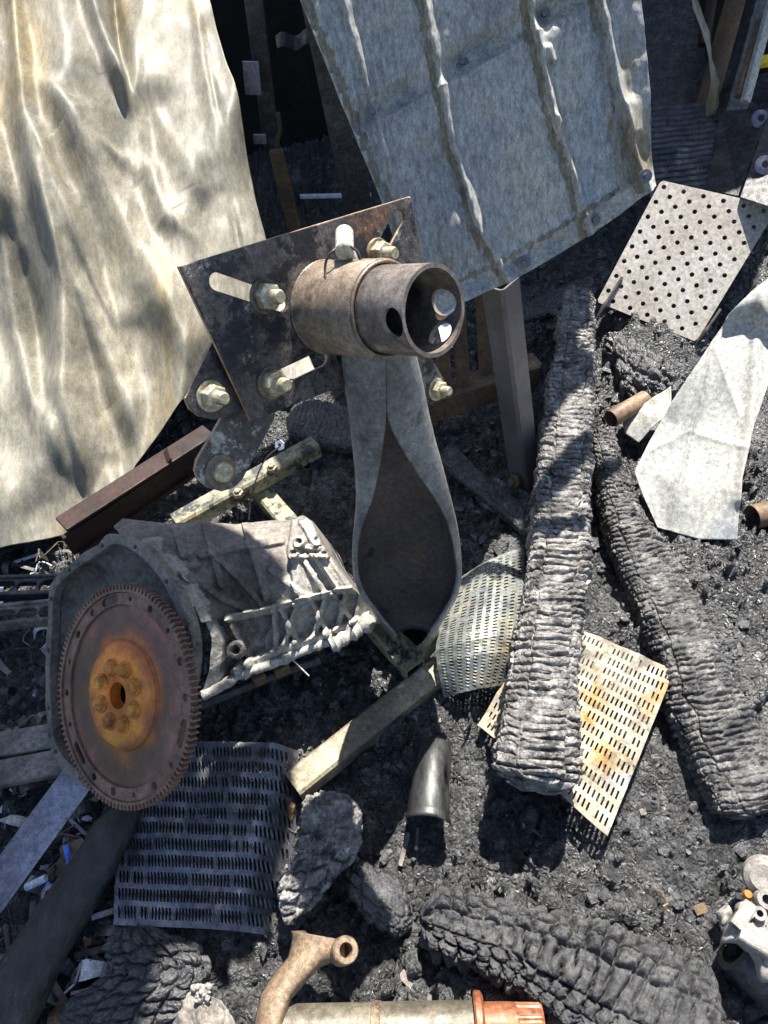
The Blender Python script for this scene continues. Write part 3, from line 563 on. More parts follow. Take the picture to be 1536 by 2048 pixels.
# ------------------------------------------------------------------ slotted sheets
def slotted(name, fn, nx, ny, fx, fy, m, label, cat='slotted sheet', louvre=.0, margin=(.02, .02), t=.0009, slant=0.0, group=None, seed=0, drop=.0):
    """fn(u,v)->3D ; nx slots across u, ny rows along v ; slots long in v; fx,fy open fraction"""
    us = [0.0]; vs = [0.0]; mu, mv = margin
    for i in range(nx):
        a = mu+(1-2*mu)*i/nx; w = (1-2*mu)/nx; us += [a+w*(1-fx)/2, a+w*(1+fx)/2]
    for j in range(ny):
        a = mv+(1-2*mv)*j/ny; w = (1-2*mv)/ny; y0 = a+w*(1-fy)/2; vs += [y0, y0+w*fy*.5, y0+w*fy]
    us.append(1.0); vs.append(1.0); us = np.array(us); vs = np.array(vs)
    U, V = np.meshgrid(us, vs); r = np.random.default_rng(seed)
    inr = np.zeros(len(vs)); inr[2::3] = 1
    U2 = U+slant*np.where((np.arange(len(vs)) % 3 == 1)[:, None], -1, np.where((np.arange(len(vs)) % 3 == 0)[:, None], 1, 0))*0
    U2 = U+slant*(1-2*mu)/nx*(((np.arange(len(vs))-1) % 3)-1)[:, None]*((np.arange(len(vs)) > 0) & (np.arange(len(vs)) < len(vs)-1))[:, None]
    P, Nn = fn(U2, V)
    iu = np.arange(len(us)); sgn = np.where(iu % 2 == 1, 1, -1); sgn[0] = sgn[-1] = 0
    P = P+Nn*(louvre*sgn[None]*inr[:, None])[..., None]
    ci = np.arange(len(us)-1); cj = np.arange(len(vs)-1)
    sx = (ci % 2 == 1); sy = ((cj-1) % 3 != 2) & (cj >= 1) & (cj < len(vs)-2)
    hole = sy[:, None] & sx[None]
    if drop: # some slots choked with soot
        jj = (cj-1)//3; R = _h(np.broadcast_to(ci[None], hole.shape), np.broadcast_to(jj[:, None], hole.shape), seed)
        big = fbm(ci[None]/9.0, jj[:, None]/2.5, seed, 3); hole = hole & ~((R < .08) | (big > .9-drop))
    o = mesh(name, P.reshape(-1, 3), gridf(len(vs), len(us), mask=~hole), m, smooth_=False); fix_normals(o); solid(o, t, 0)
    tag(o, label, cat, group); return o
def quadfn(c, bend=0.0, axis_=0, nz=.004, seed=0, curl=None):
    c = [np.asarray(p, float) for p in c]; nn = nrm(np.cross(c[1]-c[0], c[3]-c[0])); nn = nn*np.sign(nn[2])
    def f(U, V):
        P = (1-V)[..., None]*((1-U)[..., None]*c[0]+U[..., None]*c[1])+V[..., None]*((1-U)[..., None]*c[3]+U[..., None]*c[2])
        w = U if axis_ == 0 else V
        h = bend*4*w*(1-w)+nz*fbm(U*3, V*3, seed, 3)
        if curl: h = h+curl(U, V)
        return P+nn*h[..., None], nn
    return f
slotted('slotted_sheet', quadfn([G(250, 1487, .06), G(587, 1487, .075), G(562, 1868, .02), G(226, 1850, .05)], .012, 0, .009, 4, lambda U, V: -.10*smooth(.86-.14*V, 1.15, U)), 46, 11, .45, .70, M['bluesteel'],
        'dark blue-grey slotted sheet lying under the toothed flywheel', louvre=.0018, slant=.18, seed=4, drop=.32)
slotted('slotted_sheet', quadfn([G(1085, 1232, .085), G(1349, 1340, .085), G(1215, 1672, .075), G(955, 1450, .05)], .010, 0, .010, 6), 30, 13, .40, .62, M['tansteel'],
        'tan rust-stained slotted sheet pinned beneath the big charred timber', seed=6, margin=(.02, .015), slant=.0, drop=.3)
pA = crom([G(1048, 1095, .05), G(1050, 1180, .09), G(1042, 1280, .10), G(1015, 1370, .05)], 9)
pB = crom([G(905, 1165, .03), G(880, 1250, .09), G(872, 1310, .10), G(888, 1395, .04)], 9)
def hood(U, V):
    def ev(Pt, t): x = np.clip(t, 0, 1)*8; i = np.minimum(x.astype(int), 7); f = (x-i)[..., None]; return Pt[i]*(1-f)+Pt[i+1]*f
    P = ev(pB, U)*(1-V)[..., None]+ev(pA, U)*V[..., None]; nn = nrm((0, -.35, .93)); P = P+nn*(.05*np.sin(V*math.pi)+.004*fbm(U*4, V*4, 7, 3))[..., None]
    return P, nn
slotted('slotted_sheet', hood, 40, 10, .40, .60, M['greyslot'], 'arched greenish slotted sheet between the post foot and big timber', seed=8, louvre=.0012, slant=.1, drop=.28)
slotted('slotted_sheet', quadfn([D(1300, 215, 3.1), D(1455, 200, 3.1), D(1445, 375, 2.75), D(1300, 395, 2.7)], 0, 0, .004, 5), 40, 15, .4, .5, M['bluesteel'],
        'shadowed louvred sheet behind the top edge of the punched plate', seed=10, louvre=.002, drop=.1)

# ------------------------------------------------------------------ engine stand
B0 = np.array([-.042, .831, .900]); M0 = np.array([.088, .694, .967]); HN = nrm(M0-B0)
stand = empty('engine_stand', 'rusty engine stand with slotted mounting plate and split-open post', 'engine stand', (.023, .71, 0))
TL, TR, BL = [PLN(x, y, B0, HN) for x, y in ((355, 533), (818, 393), (500, 840))]
pfr = frame(HN, TR-TL)
def pp(x, y): return to2(PLN(x, y, B0, HN), B0, pfr)
outl = [pp(355, 533), pp(500, 842), pp(700, 765), pp(884, 694), pp(860, 600), pp(818, 393)]
ar = sum(outl[i][0]*outl[(i+1) % 6][1]-outl[(i+1) % 6][0]*outl[i][1] for i in range(6))
holes = [slot(pp(432, 563), pp(560, 606), .0105), slot(pp(793, 436), pp(760, 500), .0105), slot(pp(545, 762), pp(640, 717), .0105), slot(pp(800, 665), pp(830, 690), .008)]
plt_ = plate('mounting_plate', outl, holes, B0, pfr, .007, M['plate'], stand, .0012)
def bolt(x, y, off, parent, sc=1.0, axis_=None, p0=B0, stud=True, mt='zinc'):
    ax = HN if axis_ is None else nrm(axis_); P = PLN(x, y, p0+ax*off, HN if axis_ is None else ax)
    r = .0085*sc
    b = lathe('bolt', [(0, .034*sc), (r*.8, .034*sc), (r, .031*sc), (r, 0)] if stud else [(0, .012*sc), (r*1.3, .012*sc), (r*1.5, .010*sc), (r*1.5, .0)], P, ax, M[mt], parent, n=20)
    lathe('washer', [(r*.9, .0035*sc), (.0195*sc, .0035*sc), (.0205*sc, .0025*sc), (.0205*sc, 0)], P, ax, M['zinc' if sc < 1.05 else 'tube'], b, n=28)
    xx, yy, aa = frame(ax, (0.3, .2, 1)); a0 = random.uniform(0, 1)
    V = []; rn = .0165*sc
    for hh, rr in ((.0036*sc, rn), (.015*sc, rn), (.0175*sc, rn*.86), (.0176*sc, r*.98)):
        for k in range(6): V.append(P+aa*hh+rr*(math.cos(a0+k*math.pi/3)*xx+math.sin(a0+k*math.pi/3)*yy))
    if stud:
        o = mesh('nut', np.array(V), gridf(4, 6, True), M['zinc'], b, smooth_=False); fix_normals(o); bevel(o, .0008)
    return b
for (x, y) in ((528, 593), (755, 508), (542, 765)): bolt(x, y, .004, stand, 1.05)
# arms behind the plate
def arm(name, pts, off, m, hole=None, t=.008):
    p0 = B0-HN*off
    poly = [to2(PLN(x, y, p0, HN), p0, pfr) for x, y in pts]
    return plate(name, poly, [], p0, pfr, t, m, stand, .001)
arm('mounting_arm', [(470, 640), (420, 688), (398, 735), (368, 796), (378, 818), (398, 833), (425, 839), (450, 832), (500, 812), (560, 760)], .014, M['plate'])
arm('mounting_arm', [(500, 740), (440, 838), (392, 920), (388, 940), (395, 960), (415, 975), (440, 982), (465, 975), (482, 958), (545, 838), (560, 780)], .03, M['armmot'])
arm('mounting_arm', [(780, 690), (830, 700), (858, 712), (893, 774), (886, 792), (862, 808), (845, 812), (800, 760)], .014, M['plate'])
bolt(421, 792, -.010, stand, .98, p0=B0); b_ = bolt(440, 942, -.026, stand, 1.1, stud=False); bolt(872, 779, -.010, stand, .9)
for o in [c for c in stand.children if c.name.split('.')[0] in ('mounting_plate', 'mounting_arm')]:
    o.data.materials.append(M['litedge'])
    for p in o.data.polygons:
        if abs(p.normal.dot(Vector(HN))) < .3: p.material_index = 1
# hub tubes
tlen = np.linalg.norm(M0-B0)
lathe('outer_tube', [(.054, .118), (.0585, .118), (.060, .1165), (.060, 0), (.054, 0), (.054, .116)], B0, HN, M['tube'], stand, n=96, deg=50)
# weld bead
bx, by, ba = frame(HN, (0, 0, 1)); th = np.linspace(0, 2*math.pi, 140)
for zz, rr, nm in ((.006, .0605, 'weld_bead'), (.121, .0575, 'tube_lip')):
    ring_ = B0+HN*zz+(rr-.0010+.0003*np.sin(th*61)[:, None])*(np.cos(th)[:, None]*bx+np.sin(th)[:, None]*by)
    tube(nm, ring_, .0020, M['tube'], stand, 8)
# inner tube with holes
ri = .0525; nth, nl = 420, 150; l0, l1 = .02, tlen
hol = []
for (x, y, far, sx, sl_) in ((785, 647, False, .017, .016), (893, 602, True, .016, .020), (885, 672, True, .0165, .016)):
    d = nrm(ray(x, y)); w = CAM-B0; dp = d-HN*(d@HN); wp = w-HN*(w@HN); a = dp@dp; b = 2*dp@wp; c = wp@wp-ri*ri; disc = max(b*b-4*a*c, 0)
    t = (-b+(1 if far else -1)*math.sqrt(disc))/(2*a); P = CAM+d*t-B0; hol.append((math.atan2(P@by, P@bx), P@HN, sx, sl_))
itub = lathe('inner_tube', [(ri, 0), (ri, l1), (ri-.005, l1), (ri-.005, 0), (ri, 0)], B0+HN*.0, HN, M['darktube'], stand, n=96)
for p_ in list(itub.data.polygons): pass
bm = bmesh.new(); bm.from_mesh(itub.data); bmesh.ops.remove_doubles(bm, verts=bm.verts, dist=1e-6); bm.to_mesh(itub.data); bm.free()
for (ha, hl, sx, sz) in hol:
    rad = math.cos(ha)*bx+math.sin(ha)*by; tan = -math.sin(ha)*bx+math.cos(ha)*by; n_ = 40; V = []
    for d_ in (ri-.015, ri+.012):
        for k in range(n_):
            an = 2*math.pi*k/n_; V.append(B0+HN*(hl+sz*math.sin(an))+tan*sx*math.cos(an)+rad*d_)
    ct_ = mesh('cutter', np.array(V), gridf(2, n_, True).tolist()+[list(range(n_))[::-1], [n_+k for k in range(n_)]], M['darktube']); fix_normals(ct_)
    bpy.context.view_layer.update()
    md = itub.modifiers.new('b', 'BOOLEAN'); md.operation = 'DIFFERENCE'; md.solver = 'EXACT'; md.object = ct_
    bpy.context.view_layer.update()
    me = bpy.data.meshes.new_from_object(itub.evaluated_get(bpy.context.evaluated_depsgraph_get())); itub.modifiers.clear(); itub.data = me; bpy.data.objects.remove(ct_)
sharp(itub, 40)
# pin with wire
Pb = B0+HN*.060; upv = nrm(np.cross(HN, np.cross((0, 0, 1), HN)))
Ptop = Pb+upv*.058
dirp = nrm(-nrm(ray(688, 500))*.75+CU*(-.55))
pc = PLN(689, 503, Ptop+upv*.04, nrm(ray(690, 500)))
pin = tube('pin_handle', [pc+dirp*.002, pc, pc-dirp*.045, pc-dirp*.050, pc-dirp*.052], [.0095, .0115, .0115, .009, .004], M['creamrod'], stand, 20)
tube('pin_stem', [pc-dirp*.028-upv*.0, pc-dirp*.03-upv*.03, pc-dirp*.032-upv*.06], .0075, M['creamrod'], stand, 14)
wp = []
for (x, y, k) in ((668, 500, 0), (655, 515, 0), (650, 540, 0), (656, 575, -.012), (672, 605, -.026), (690, 627, -.034), (704, 636, -.036)):
    wp.append(PLN(x, y, pc+nrm(ray(690, 500))*k, nrm(ray(690, 500))))
tube('wire_loop', crom([pc-dirp*.02]+wp, 40), .0016, M['wire'], stand, 8)
wp = [PLN(x, y, pc-nrm(ray(690, 500))*.004, nrm(ray(690, 500))) for x, y in ((700, 492), (716, 505), (721, 530), (712, 562))]
tube('wire_loop', crom(wp, 20), .0016, M['wire'], stand, 8)

# split post
tab = [(688, 680, 828, 771, 773), (760, 688, 845, 772, 774), (825, 697, 858, 772, 775), (850, 700, 864, 770, 781), (880, 703, 871, 766, 794), (940, 709, 888, 757, 830), (1000, 712, 903, 744, 872), (1050, 709, 914, 724, 897), (1100, 706, 920, 711, 910),
       (1150, 709, 922, 712, 917), (1190, 722, 914, 727, 909), (1220, 742, 900, 748, 893), (1245, 760, 884, 767, 876), (1265, 775, 872, 785, 862), (1276, 782, 868, 790, 858)]
tab = crom(tab, 110); PNm = nrm((0, -1, .09)); rows = []
def pq(x, y, off): return PLN(x, y, np.array([.02, .71+off, 0]), PNm)
for (y, xl, xr, ol, orr) in tab:
    opn = min(max((orr-ol)/200, 0), 1); fo = -.045+.030*opn; cx = (xl+xr)/2
    ctrl = [pq(ol, y, fo), pq((ol*.45+xl*.55), y, fo*.75), pq(xl, y, 0.004), pq(xl*.72+cx*.28, y, .038+.012*opn), pq(cx-3, y, .052+.02*opn), pq(xr*.72+cx*.28, y, .038+.012*opn), pq(xr, y, .004), pq((orr*.45+xr*.55), y, fo*.75), pq(orr, y, fo)]
    rows.append(crom(ctrl, 56))
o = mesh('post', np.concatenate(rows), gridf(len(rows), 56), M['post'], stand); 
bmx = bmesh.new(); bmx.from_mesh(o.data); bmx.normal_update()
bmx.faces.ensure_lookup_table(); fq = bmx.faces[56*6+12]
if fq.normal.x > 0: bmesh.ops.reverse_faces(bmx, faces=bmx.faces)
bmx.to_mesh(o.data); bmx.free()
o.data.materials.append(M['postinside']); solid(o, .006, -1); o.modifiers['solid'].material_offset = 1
# base socket: square tube standing on its corner
bc = G(812, 1330, .08)
Lc, Fc_, Rc, Bc = G(744, 1216, .14), G(835, 1296, .14), G(878, 1250, .14), G(790, 1180, .14)
V = []
for k, z in enumerate((.05, .1)):
    for c in (Lc, Fc_, Rc, Bc): V.append([c[0], c[1], z])
tops = [.145, .14, .145, .15]
for k in range(4): V[4+k][2] = tops[k]
o = mesh('base_socket', np.array(V), [[0, 1, 5, 4], [1, 2, 6, 5], [2, 3, 7, 6], [3, 0, 4, 7]], M['green'], stand, smooth_=False); fix_normals(o); solid(o, .005, -1); bevel(o, .0015)
plug = mesh('shade_plug', np.array([[c[0], c[1], .128] for c in (Lc, Fc_, Rc, Bc)]+[[c[0], c[1], .118] for c in (Lc, Fc_, Rc, Bc)]), [[0, 1, 2, 3], [7, 6, 5, 4]], M['boreshade'], stand, smooth_=False)  # black disc paints in the darkness down the open tube
# legs
hollow('leg', G(884, 1338, .03), G(588, 1575, .03), .056, .05, .004, M['legpaint'], stand)
hollow('leg', G(830, 1330, .09)+[0, 0, -.03], G(500, 950, .07)+[0, 0, -.03], .05, .05, .004, M['green'], stand)
hollow('cross_bar', G(352, 1050, .10), G(632, 893, .10), .05, .05, .004, M['green'], stand)
# bolt plate joint
for (x, y) in ((478, 990), (545, 940)): lathe('bolt', [(0, .02), (.008, .02), (.009, .014), (.014, .012), (.014, 0)], G(x, y, .125), (0, 0, 1), M['legpaint'], stand, n=6)
# caster stub
cst = lathe('caster_stub', [(0, .0), (.016, 0), (.016, .06), (.012, .06), (.012, .02), (0, .02)], G(612, 965, .03), (.2, .1, 1), M['darksteel'], stand, n=24)

# hanging wire with tag
w = [G(560, 892, .30), G(530, 920, .27), G(512, 960, .2), G(502, 1000, .14), G(498, 1040, .10)]
wt = empty('wire_tag', 'thin bent wire with a pale washer, behind the engine casting', 'wire', G(500, 1040, .08))
tube('wire', crom(w, 20), .0018, M['wire'], wt, 8)
lathe('washer', [(.005, 0), (.013, 0), (.013, .003), (.005, .003), (.005, 0)], G(560, 890, .30), nrm((-.3, -.7, .5)), M['whitebit'], wt, n=6)

# ------------------------------------------------------------------ engine casting with flywheel
eng = empty('engine_casting', 'burnt pale engine casting with a rusty toothed flywheel on its left end', 'engine', G(420, 1330, .05))
v0 = nrm(ray(243, 1390)); rt = nrm(CR-v0*(CR@v0)); ut = np.cross(rt, v0); ut = nrm(ut)*np.sign(np.dot(ut, CU))
FN = nrm(-.985*.82*rt-.175*.82*ut-.57*v0); FC = D(243, 1390, 1.30); FR = .184
def radial_rust(m, c):
    nt = m.node_tree; N = nt.nodes; L = nt.links; b = N['Principled BSDF']
    tc = N.new('ShaderNodeTexCoord'); sb = N.new('ShaderNodeVectorMath'); sb.operation = 'DISTANCE'; L.new(tc.outputs['Object'], sb.inputs[0]); sb.inputs[1].default_value = tuple(c)
    nz = N.new('ShaderNodeTexNoise'); nz.inputs['Scale'].default_value = 16; nz.inputs['Detail'].default_value = 8; L.new(tc.outputs['Object'], nz.inputs['Vector'])
    ma = N.new('ShaderNodeMath'); ma.operation = 'MULTIPLY_ADD'; ma.inputs[1].default_value = .12; L.new(nz.outputs[0], ma.inputs[0]); L.new(sb.outputs['Value'], ma.inputs[2])
    md_ = N.new('ShaderNodeMath'); md_.operation = 'DIVIDE'; L.new(ma.outputs[0], md_.inputs[0]); md_.inputs[1].default_value = FR*1.2
    cr = N.new('ShaderNodeValToRGB'); e = cr.color_ramp.elements
    st = [(.30, (.16, .05, .012)), (.44, (.55, .21, .03)), (.54, (.68, .33, .055)), (.63, (.40, .16, .045)), (.74, (.17, .09, .055)), (.82, (.11, .08, .065)), (.90, (.15, .095, .07)), (.99, (.25, .14, .125))]
    while len(e) < len(st): e.new(.5)
    for q, (p, c_) in zip(e, st): q.position = p; q.color = (*c_, 1)
    L.new(md_.outputs[0], cr.inputs[0])
    old = b.inputs['Base Color'].links[0].from_socket
    mx = N.new('ShaderNodeMix'); mx.data_type = 'RGBA'; mx.blend_type = 'MULTIPLY'; mx.inputs[0].default_value = .45; L.new(cr.outputs[0], mx.inputs[6])
    sc_ = N.new('ShaderNodeVectorMath'); sc_.operation = 'SCALE'; sc_.inputs['Scale'].default_value = 7; L.new(old, sc_.inputs[0]); L.new(sc_.outputs[0], mx.inputs[7])
    L.new(mx.outputs[2], b.inputs['Base Color'])
radial_rust(M['flyface'], FC-np.array(eng.location))
# in-plane axes
fx, fy, fz = frame(FN, (0, 0, 1))
fly = lathe('flywheel', [(.07*FR*1.6, -.012), (.075*FR*1.6, .002), (.46*FR, .002), (.49*FR, .000), (.50*FR, -.004), (.80*FR, -.004), (.83*FR, -.006), (.84*FR, -.028), (.3*FR, -.03), (.07*FR*1.6, -.012)],
            FC, FN, M['flyface'], eng, n=120)
lathe('flywheel_hub', [(.12*FR, -.02), (.12*FR, .0075), (.45*FR, .0065), (.47*FR, .004), (.49*FR, .001)], FC, FN, M['flyface'], fly, n=80)
lathe('bore_shade', [(0, -.014), (.13*FR, -.014), (.13*FR, -.016), (0, -.016)], FC, FN, M['boreshade'], fly, n=40)  # black backing so the bore reads as a shaded hole
# rim with holes and ring gear
ho = []
for k in range(18):
    a = k*2*math.pi/18+.15
    if k % 6 == 2: ho.append(slot((.873*FR*math.cos(a-.10), .873*FR*math.sin(a-.10)), (.873*FR*math.cos(a+.10), .873*FR*math.sin(a+.10)), .0068))
    elif k % 3 == 0: ho.append(circ((.873*FR*math.cos(a), .873*FR*math.sin(a)), .0062, 14))
    else: ho.append(circ((.873*FR*math.cos(a), .873*FR*math.sin(a)), .0042 if k % 2 else .0068, 14))
nT = 116; out = []
for k in range(nT):
    for da, rr in ((-.5, .955), (-.26, .955), (-.16, 1.0), (.12, 1.0), (.26, .955)):
        a = (k+da)*2*math.pi/nT; out.append((rr*FR*math.cos(a), rr*FR*math.sin(a)))
plate('ring_gear', out, [circ((0, 0), .93*FR, 120)], FC-FN*.004, (fx, fy, fz), .016, M['flyrim'], fly, .0006)
plate('flywheel_rim', circ((0, 0), .928*FR, 120), [circ((0, 0), .815*FR, 100)]+ho, FC-FN*.003, (fx, fy, fz), .007, M['flyrim'], fly, .0012)
dark = mat('bore_shade', [(.3, (.008, .007, .006)), (.7, (.03, .02, .015))], sc=20, rough=.8, bump=0)
for k in range(8):
    a = k*2*math.pi/8+.2; P = FC+FN*.006+.26*FR*(math.cos(a)*fx+math.sin(a)*fy)
    lathe('flywheel_bolt', [(0, .013), (.008, .013), (.0105, .011), (.0115, .004), (.0150, .0035), (.0155, .0)], P, FN, M['rustorange'], fly, n=14)
# bell housing: irregular flange round the flywheel
bo = FC-FN*.035; bfr = (fx, fy, fz)
def bp2(x, y): return to2(PLN(x, y, bo, FN), bo, bfr)
flo = [(196, 1094), (122, 1150), (106, 1185), (103, 1250), (99, 1330), (100, 1410), (106, 1480), (124, 1525), (160, 1560), (225, 1600), (300, 1580), (350, 1490), (378, 1400), (392, 1330), (390, 1262), (368, 1195), (330, 1130), (285, 1085), (235, 1068)]
F2 = np.array([bp2(*p) for p in flo]); F2c = crom(np.vstack([F2, F2[:1]]), 90)[:-1]
rag = 1+.006*np.array([math.sin(i*1.7)+math.sin(i*.9)+1.2*max(0, math.sin(i*.37+1))**6 for i in range(len(F2c))])
cen = F2c.mean(0); inn = [tuple(cen+(p-cen)*(.915+.004*math.sin(i*.7))) for i, p in enumerate(F2c)]
hz = plate('bell_housing', [tuple(cen+(p-cen)*r) for p, r in zip(F2c, rag)], [inn]+[circ(tuple(cen+(F2c[k]-cen)*.953), .0042, 12) for k in range(3, 88, 7)], bo, bfr, .018, M['cast'], eng, .002)
# bell wall going back
W3 = []
for k, (dz, sc_) in enumerate(((0, .955), (-.02, .94), (-.035, .85), (-.045, .6), (-.048, .1))):
    W3.append(bo+FN*dz+((cen+(F2c-cen)*sc_)[:, :1]*fx+(cen+(F2c-cen)*sc_)[:, 1:]*fy))
o = mesh('bell_wall', np.concatenate(W3), gridf(len(W3), len(F2c), True), M['cast'], eng); fix_normals(o); solid(o, .006, 0)
# casting body relief
Q = coons([(222, 1052), (240, 1036), (330, 1046), (400, 1042), (470, 1048), (540, 1040), (590, 1040), (604, 1030), (622, 1042)],
          [(403, 1394), (440, 1372), (482, 1348), (560, 1320), (650, 1286), (700, 1262), (746, 1246)],
          [(222, 1052), (250, 1085), (300, 1100), (352, 1150), (400, 1215), (425, 1275), (420, 1340), (403, 1394)],
          [(622, 1042), (642, 1085), (672, 1130), (705, 1175), (748, 1225), (746, 1246)], 330, 300)
QX, QY = Q[..., 0], Q[..., 1]; u = np.linspace(0, 1, 330)[None]; v = np.linspace(0, 1, 300)[:, None]
zb = (.37-.05*u)*(1-v)+(.21-.02*u)*v+.07*np.sin(np.pi*v**.8)*(1-.3*u)
R3 = rays(Q); Pb3 = CAM+R3*((zb-CAMH)/R3[..., 2])[..., None]
nn = nrm((-.1, -.55, .8))
def rib(X, Y, pts, w, a): d, s_, p = pd(X, Y, pts); return a*np.exp(-(d/w)**5)
def eh(X, Y):
    n1 = [(455, 1236), (530, 1222), (590, 1205), (680, 1182), (722, 1178)]      # upper rail of the web strip
    n2 = [(470, 1345), (560, 1305), (650, 1275), (748, 1238)]
    h = -.010+0*X
    d1, s1, _ = pd(X, Y, n1); low = smooth(-6, 6, s1*d1)
    h = h-.018*low
    for r, w, a in ((n1, 7, .020), (n2, 14, .030), ([(462, 1238), (500, 1330)], 7, .022), ([(455, 1232), (480, 1345)], 9, .018), ([(545, 1225), (548, 1300)], 6, .022), ([(590, 1210), (562, 1300)], 6, .022), ([(560, 1222), (590, 1285)], 6, .020),
                    ([(650, 1190), (625, 1275)], 6, .022), ([(618, 1200), (655, 1270)], 6, .020), ([(690, 1185), (672, 1260)], 6, .020), ([(665, 1190), (705, 1245)], 6, .018), ([(720, 1180), (710, 1240)], 6, .018)):
        h = h+rib(X, Y, r, w, a)*(1 if r in (n1, n2) else low)
    up = 1-low
    for r, w, a in (([(405, 1040), (425, 1110), (442, 1170)], 7, .014), ([(490, 1045), (510, 1120), (535, 1200)], 8, .016), ([(400, 1110), (470, 1095), (560, 1080)], 9, .010), ([(380, 1150), (450, 1200), (500, 1220)], 8, .014),
                    ([(440, 1120), (530, 1215)], 7, .012), ([(540, 1140), (620, 1200)], 7, .012), ([(595, 1040), (585, 1100), (600, 1190)], 12, .018), ([(612, 1045), (640, 1100), (690, 1180)], 12, .016), ([(600, 1110), (650, 1185)], 6, .012),
                    ([(620, 1100), (672, 1175)], 6, .012), ([(352, 1060), (365, 1110)], 9, .012)):
        h = h+rib(X, Y, r, w, a)*up
    for (cx, cy, r) in ((601, 1083, 9), (638, 1080, 9), (590, 1106, 9), (652, 1108, 8), (476, 1298, 13)):
        d = np.hypot(X-cx, Y-cy); h = np.where(d < r*1.35, np.maximum(h, .018-.022*smooth(r*.75, r*.5, d)), h)
    h = h+rib(X, Y, [(598, 1092), (640, 1096)], 6, .012)+rib(X, Y, [(592, 1112), (650, 1112)], 5, .012)
    # flange band by the bell
    fb = [(300, 1105), (352, 1160), (392, 1225), (418, 1290), (410, 1390)]
    d, s, p = pd(X, Y, fb); h = h+.030*smooth(34, 27, d)-.010*rib(X, Y, [(385, 1270), (388, 1274)], 10, 1)
    h = h+rib(X, Y, [(315, 1120), (345, 1150), (388, 1130)], 9, .022)
    h = h+.0012*fbm(X/14, Y/14, 3, 3)+.003*fbm(X/90, Y/90, 4, 2)
    return h
Pb3 = Pb3+eh(QX, QY)[..., None]*nn
# closed body: relief on top, sides and underside
bot = Pb3.copy(); bot = bot+np.array([.05, .10, 0])*1.0; bot[..., 2] = np.maximum(.06, Pb3[..., 2]*.25)
# underside pulled back under the relief so the lower rail keeps a lip
nv_, nu_ = QX.shape
top_i = np.arange(nv_*nu_).reshape(nv_, nu_)
ring_i = np.r_[top_i[0], top_i[1:, -1], top_i[-1, -2::-1], top_i[-2:0:-1, 0]]
Vt = Pb3.reshape(-1, 3); rimb = bot.reshape(-1, 3)[ring_i]; cc = rimb.mean(0); rimb = cc+(rimb-cc)*.86
k0 = len(Vt); nr = len(ring_i); k1 = k0+nr
lip = Vt[ring_i]-nn*.022
Vall = np.vstack([Vt, lip, rimb, [cc]])
Fa = gridf(nv_, nu_).tolist()
for k in range(nr):
    k2 = (k+1) % nr; Fa += [[int(ring_i[k]), int(ring_i[k2]), k0+k2, k0+k], [k0+k, k0+k2, k1+k2, k1+k], [k1+k, k1+k2, k1+nr]]
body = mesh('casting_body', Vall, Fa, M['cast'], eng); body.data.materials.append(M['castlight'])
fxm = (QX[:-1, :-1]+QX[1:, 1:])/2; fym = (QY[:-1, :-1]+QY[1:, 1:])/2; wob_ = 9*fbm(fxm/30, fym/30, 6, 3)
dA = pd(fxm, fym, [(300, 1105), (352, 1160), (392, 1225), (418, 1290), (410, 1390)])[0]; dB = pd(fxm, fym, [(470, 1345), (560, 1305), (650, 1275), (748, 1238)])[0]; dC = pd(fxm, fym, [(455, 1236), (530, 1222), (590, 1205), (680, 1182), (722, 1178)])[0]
lit_mask = (dA+wob_ < 30) | (dB < 16) | (dC < 9) | (fxm+.35*(fym-1100)+wob_ > 590)  # sunlit rails, flange band and right side put in as paler faces
body.data.polygons.foreach_set('material_index', np.r_[lit_mask.reshape(-1).astype(int), np.zeros(len(Fa)-lit_mask.size, int)].tolist()); fix_normals(body); sharp(body, 60)
# molten lip along the lower rail
lipc = [G(x, y, z) for x, y, z in ((404, 1392, .215), (440, 1374, .215), (482, 1350, .21), (520, 1336, .21), (560, 1322, .205), (610, 1300, .20), (655, 1284, .2), (695, 1266, .195), (735, 1250, .19), (752, 1236, .2))]
lc = crom(lipc, 90); tt_ = np.arange(90)
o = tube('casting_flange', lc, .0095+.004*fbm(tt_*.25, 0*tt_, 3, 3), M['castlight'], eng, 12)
rg = [G(x, y, .2) for x, y in ((660, 1290), (690, 1275), (715, 1258), (745, 1240), (760, 1225))]
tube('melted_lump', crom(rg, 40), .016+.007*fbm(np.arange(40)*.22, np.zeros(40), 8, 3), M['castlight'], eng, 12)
bx_ = lathe('bolt', [(0, .016), (.008, .016), (.009, .006), (.014, .005), (.014, 0)], G(641, 1219, .23)+nn*.012, nn, M['rustorange'], eng, n=6)
# bracket ear on the flange
earp = [(300, 1112), (330, 1118), (345, 1132), (378, 1128), (388, 1126), (386, 1138), (366, 1142), (362, 1168), (345, 1182), (318, 1160)]
e0 = G(340, 1150, .345); efr = frame(nn, (1, 0, 0))
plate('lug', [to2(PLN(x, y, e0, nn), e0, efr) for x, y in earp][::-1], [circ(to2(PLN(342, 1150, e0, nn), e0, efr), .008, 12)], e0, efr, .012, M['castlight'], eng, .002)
plate('lug', [bp2(*p) for p in ((104, 1290), (84, 1296), (92, 1306), (80, 1292), (96, 1318), (104, 1330))][:3]+[bp2(104, 1318)], [], bo, bfr, .012, M['cast'], eng, .001)
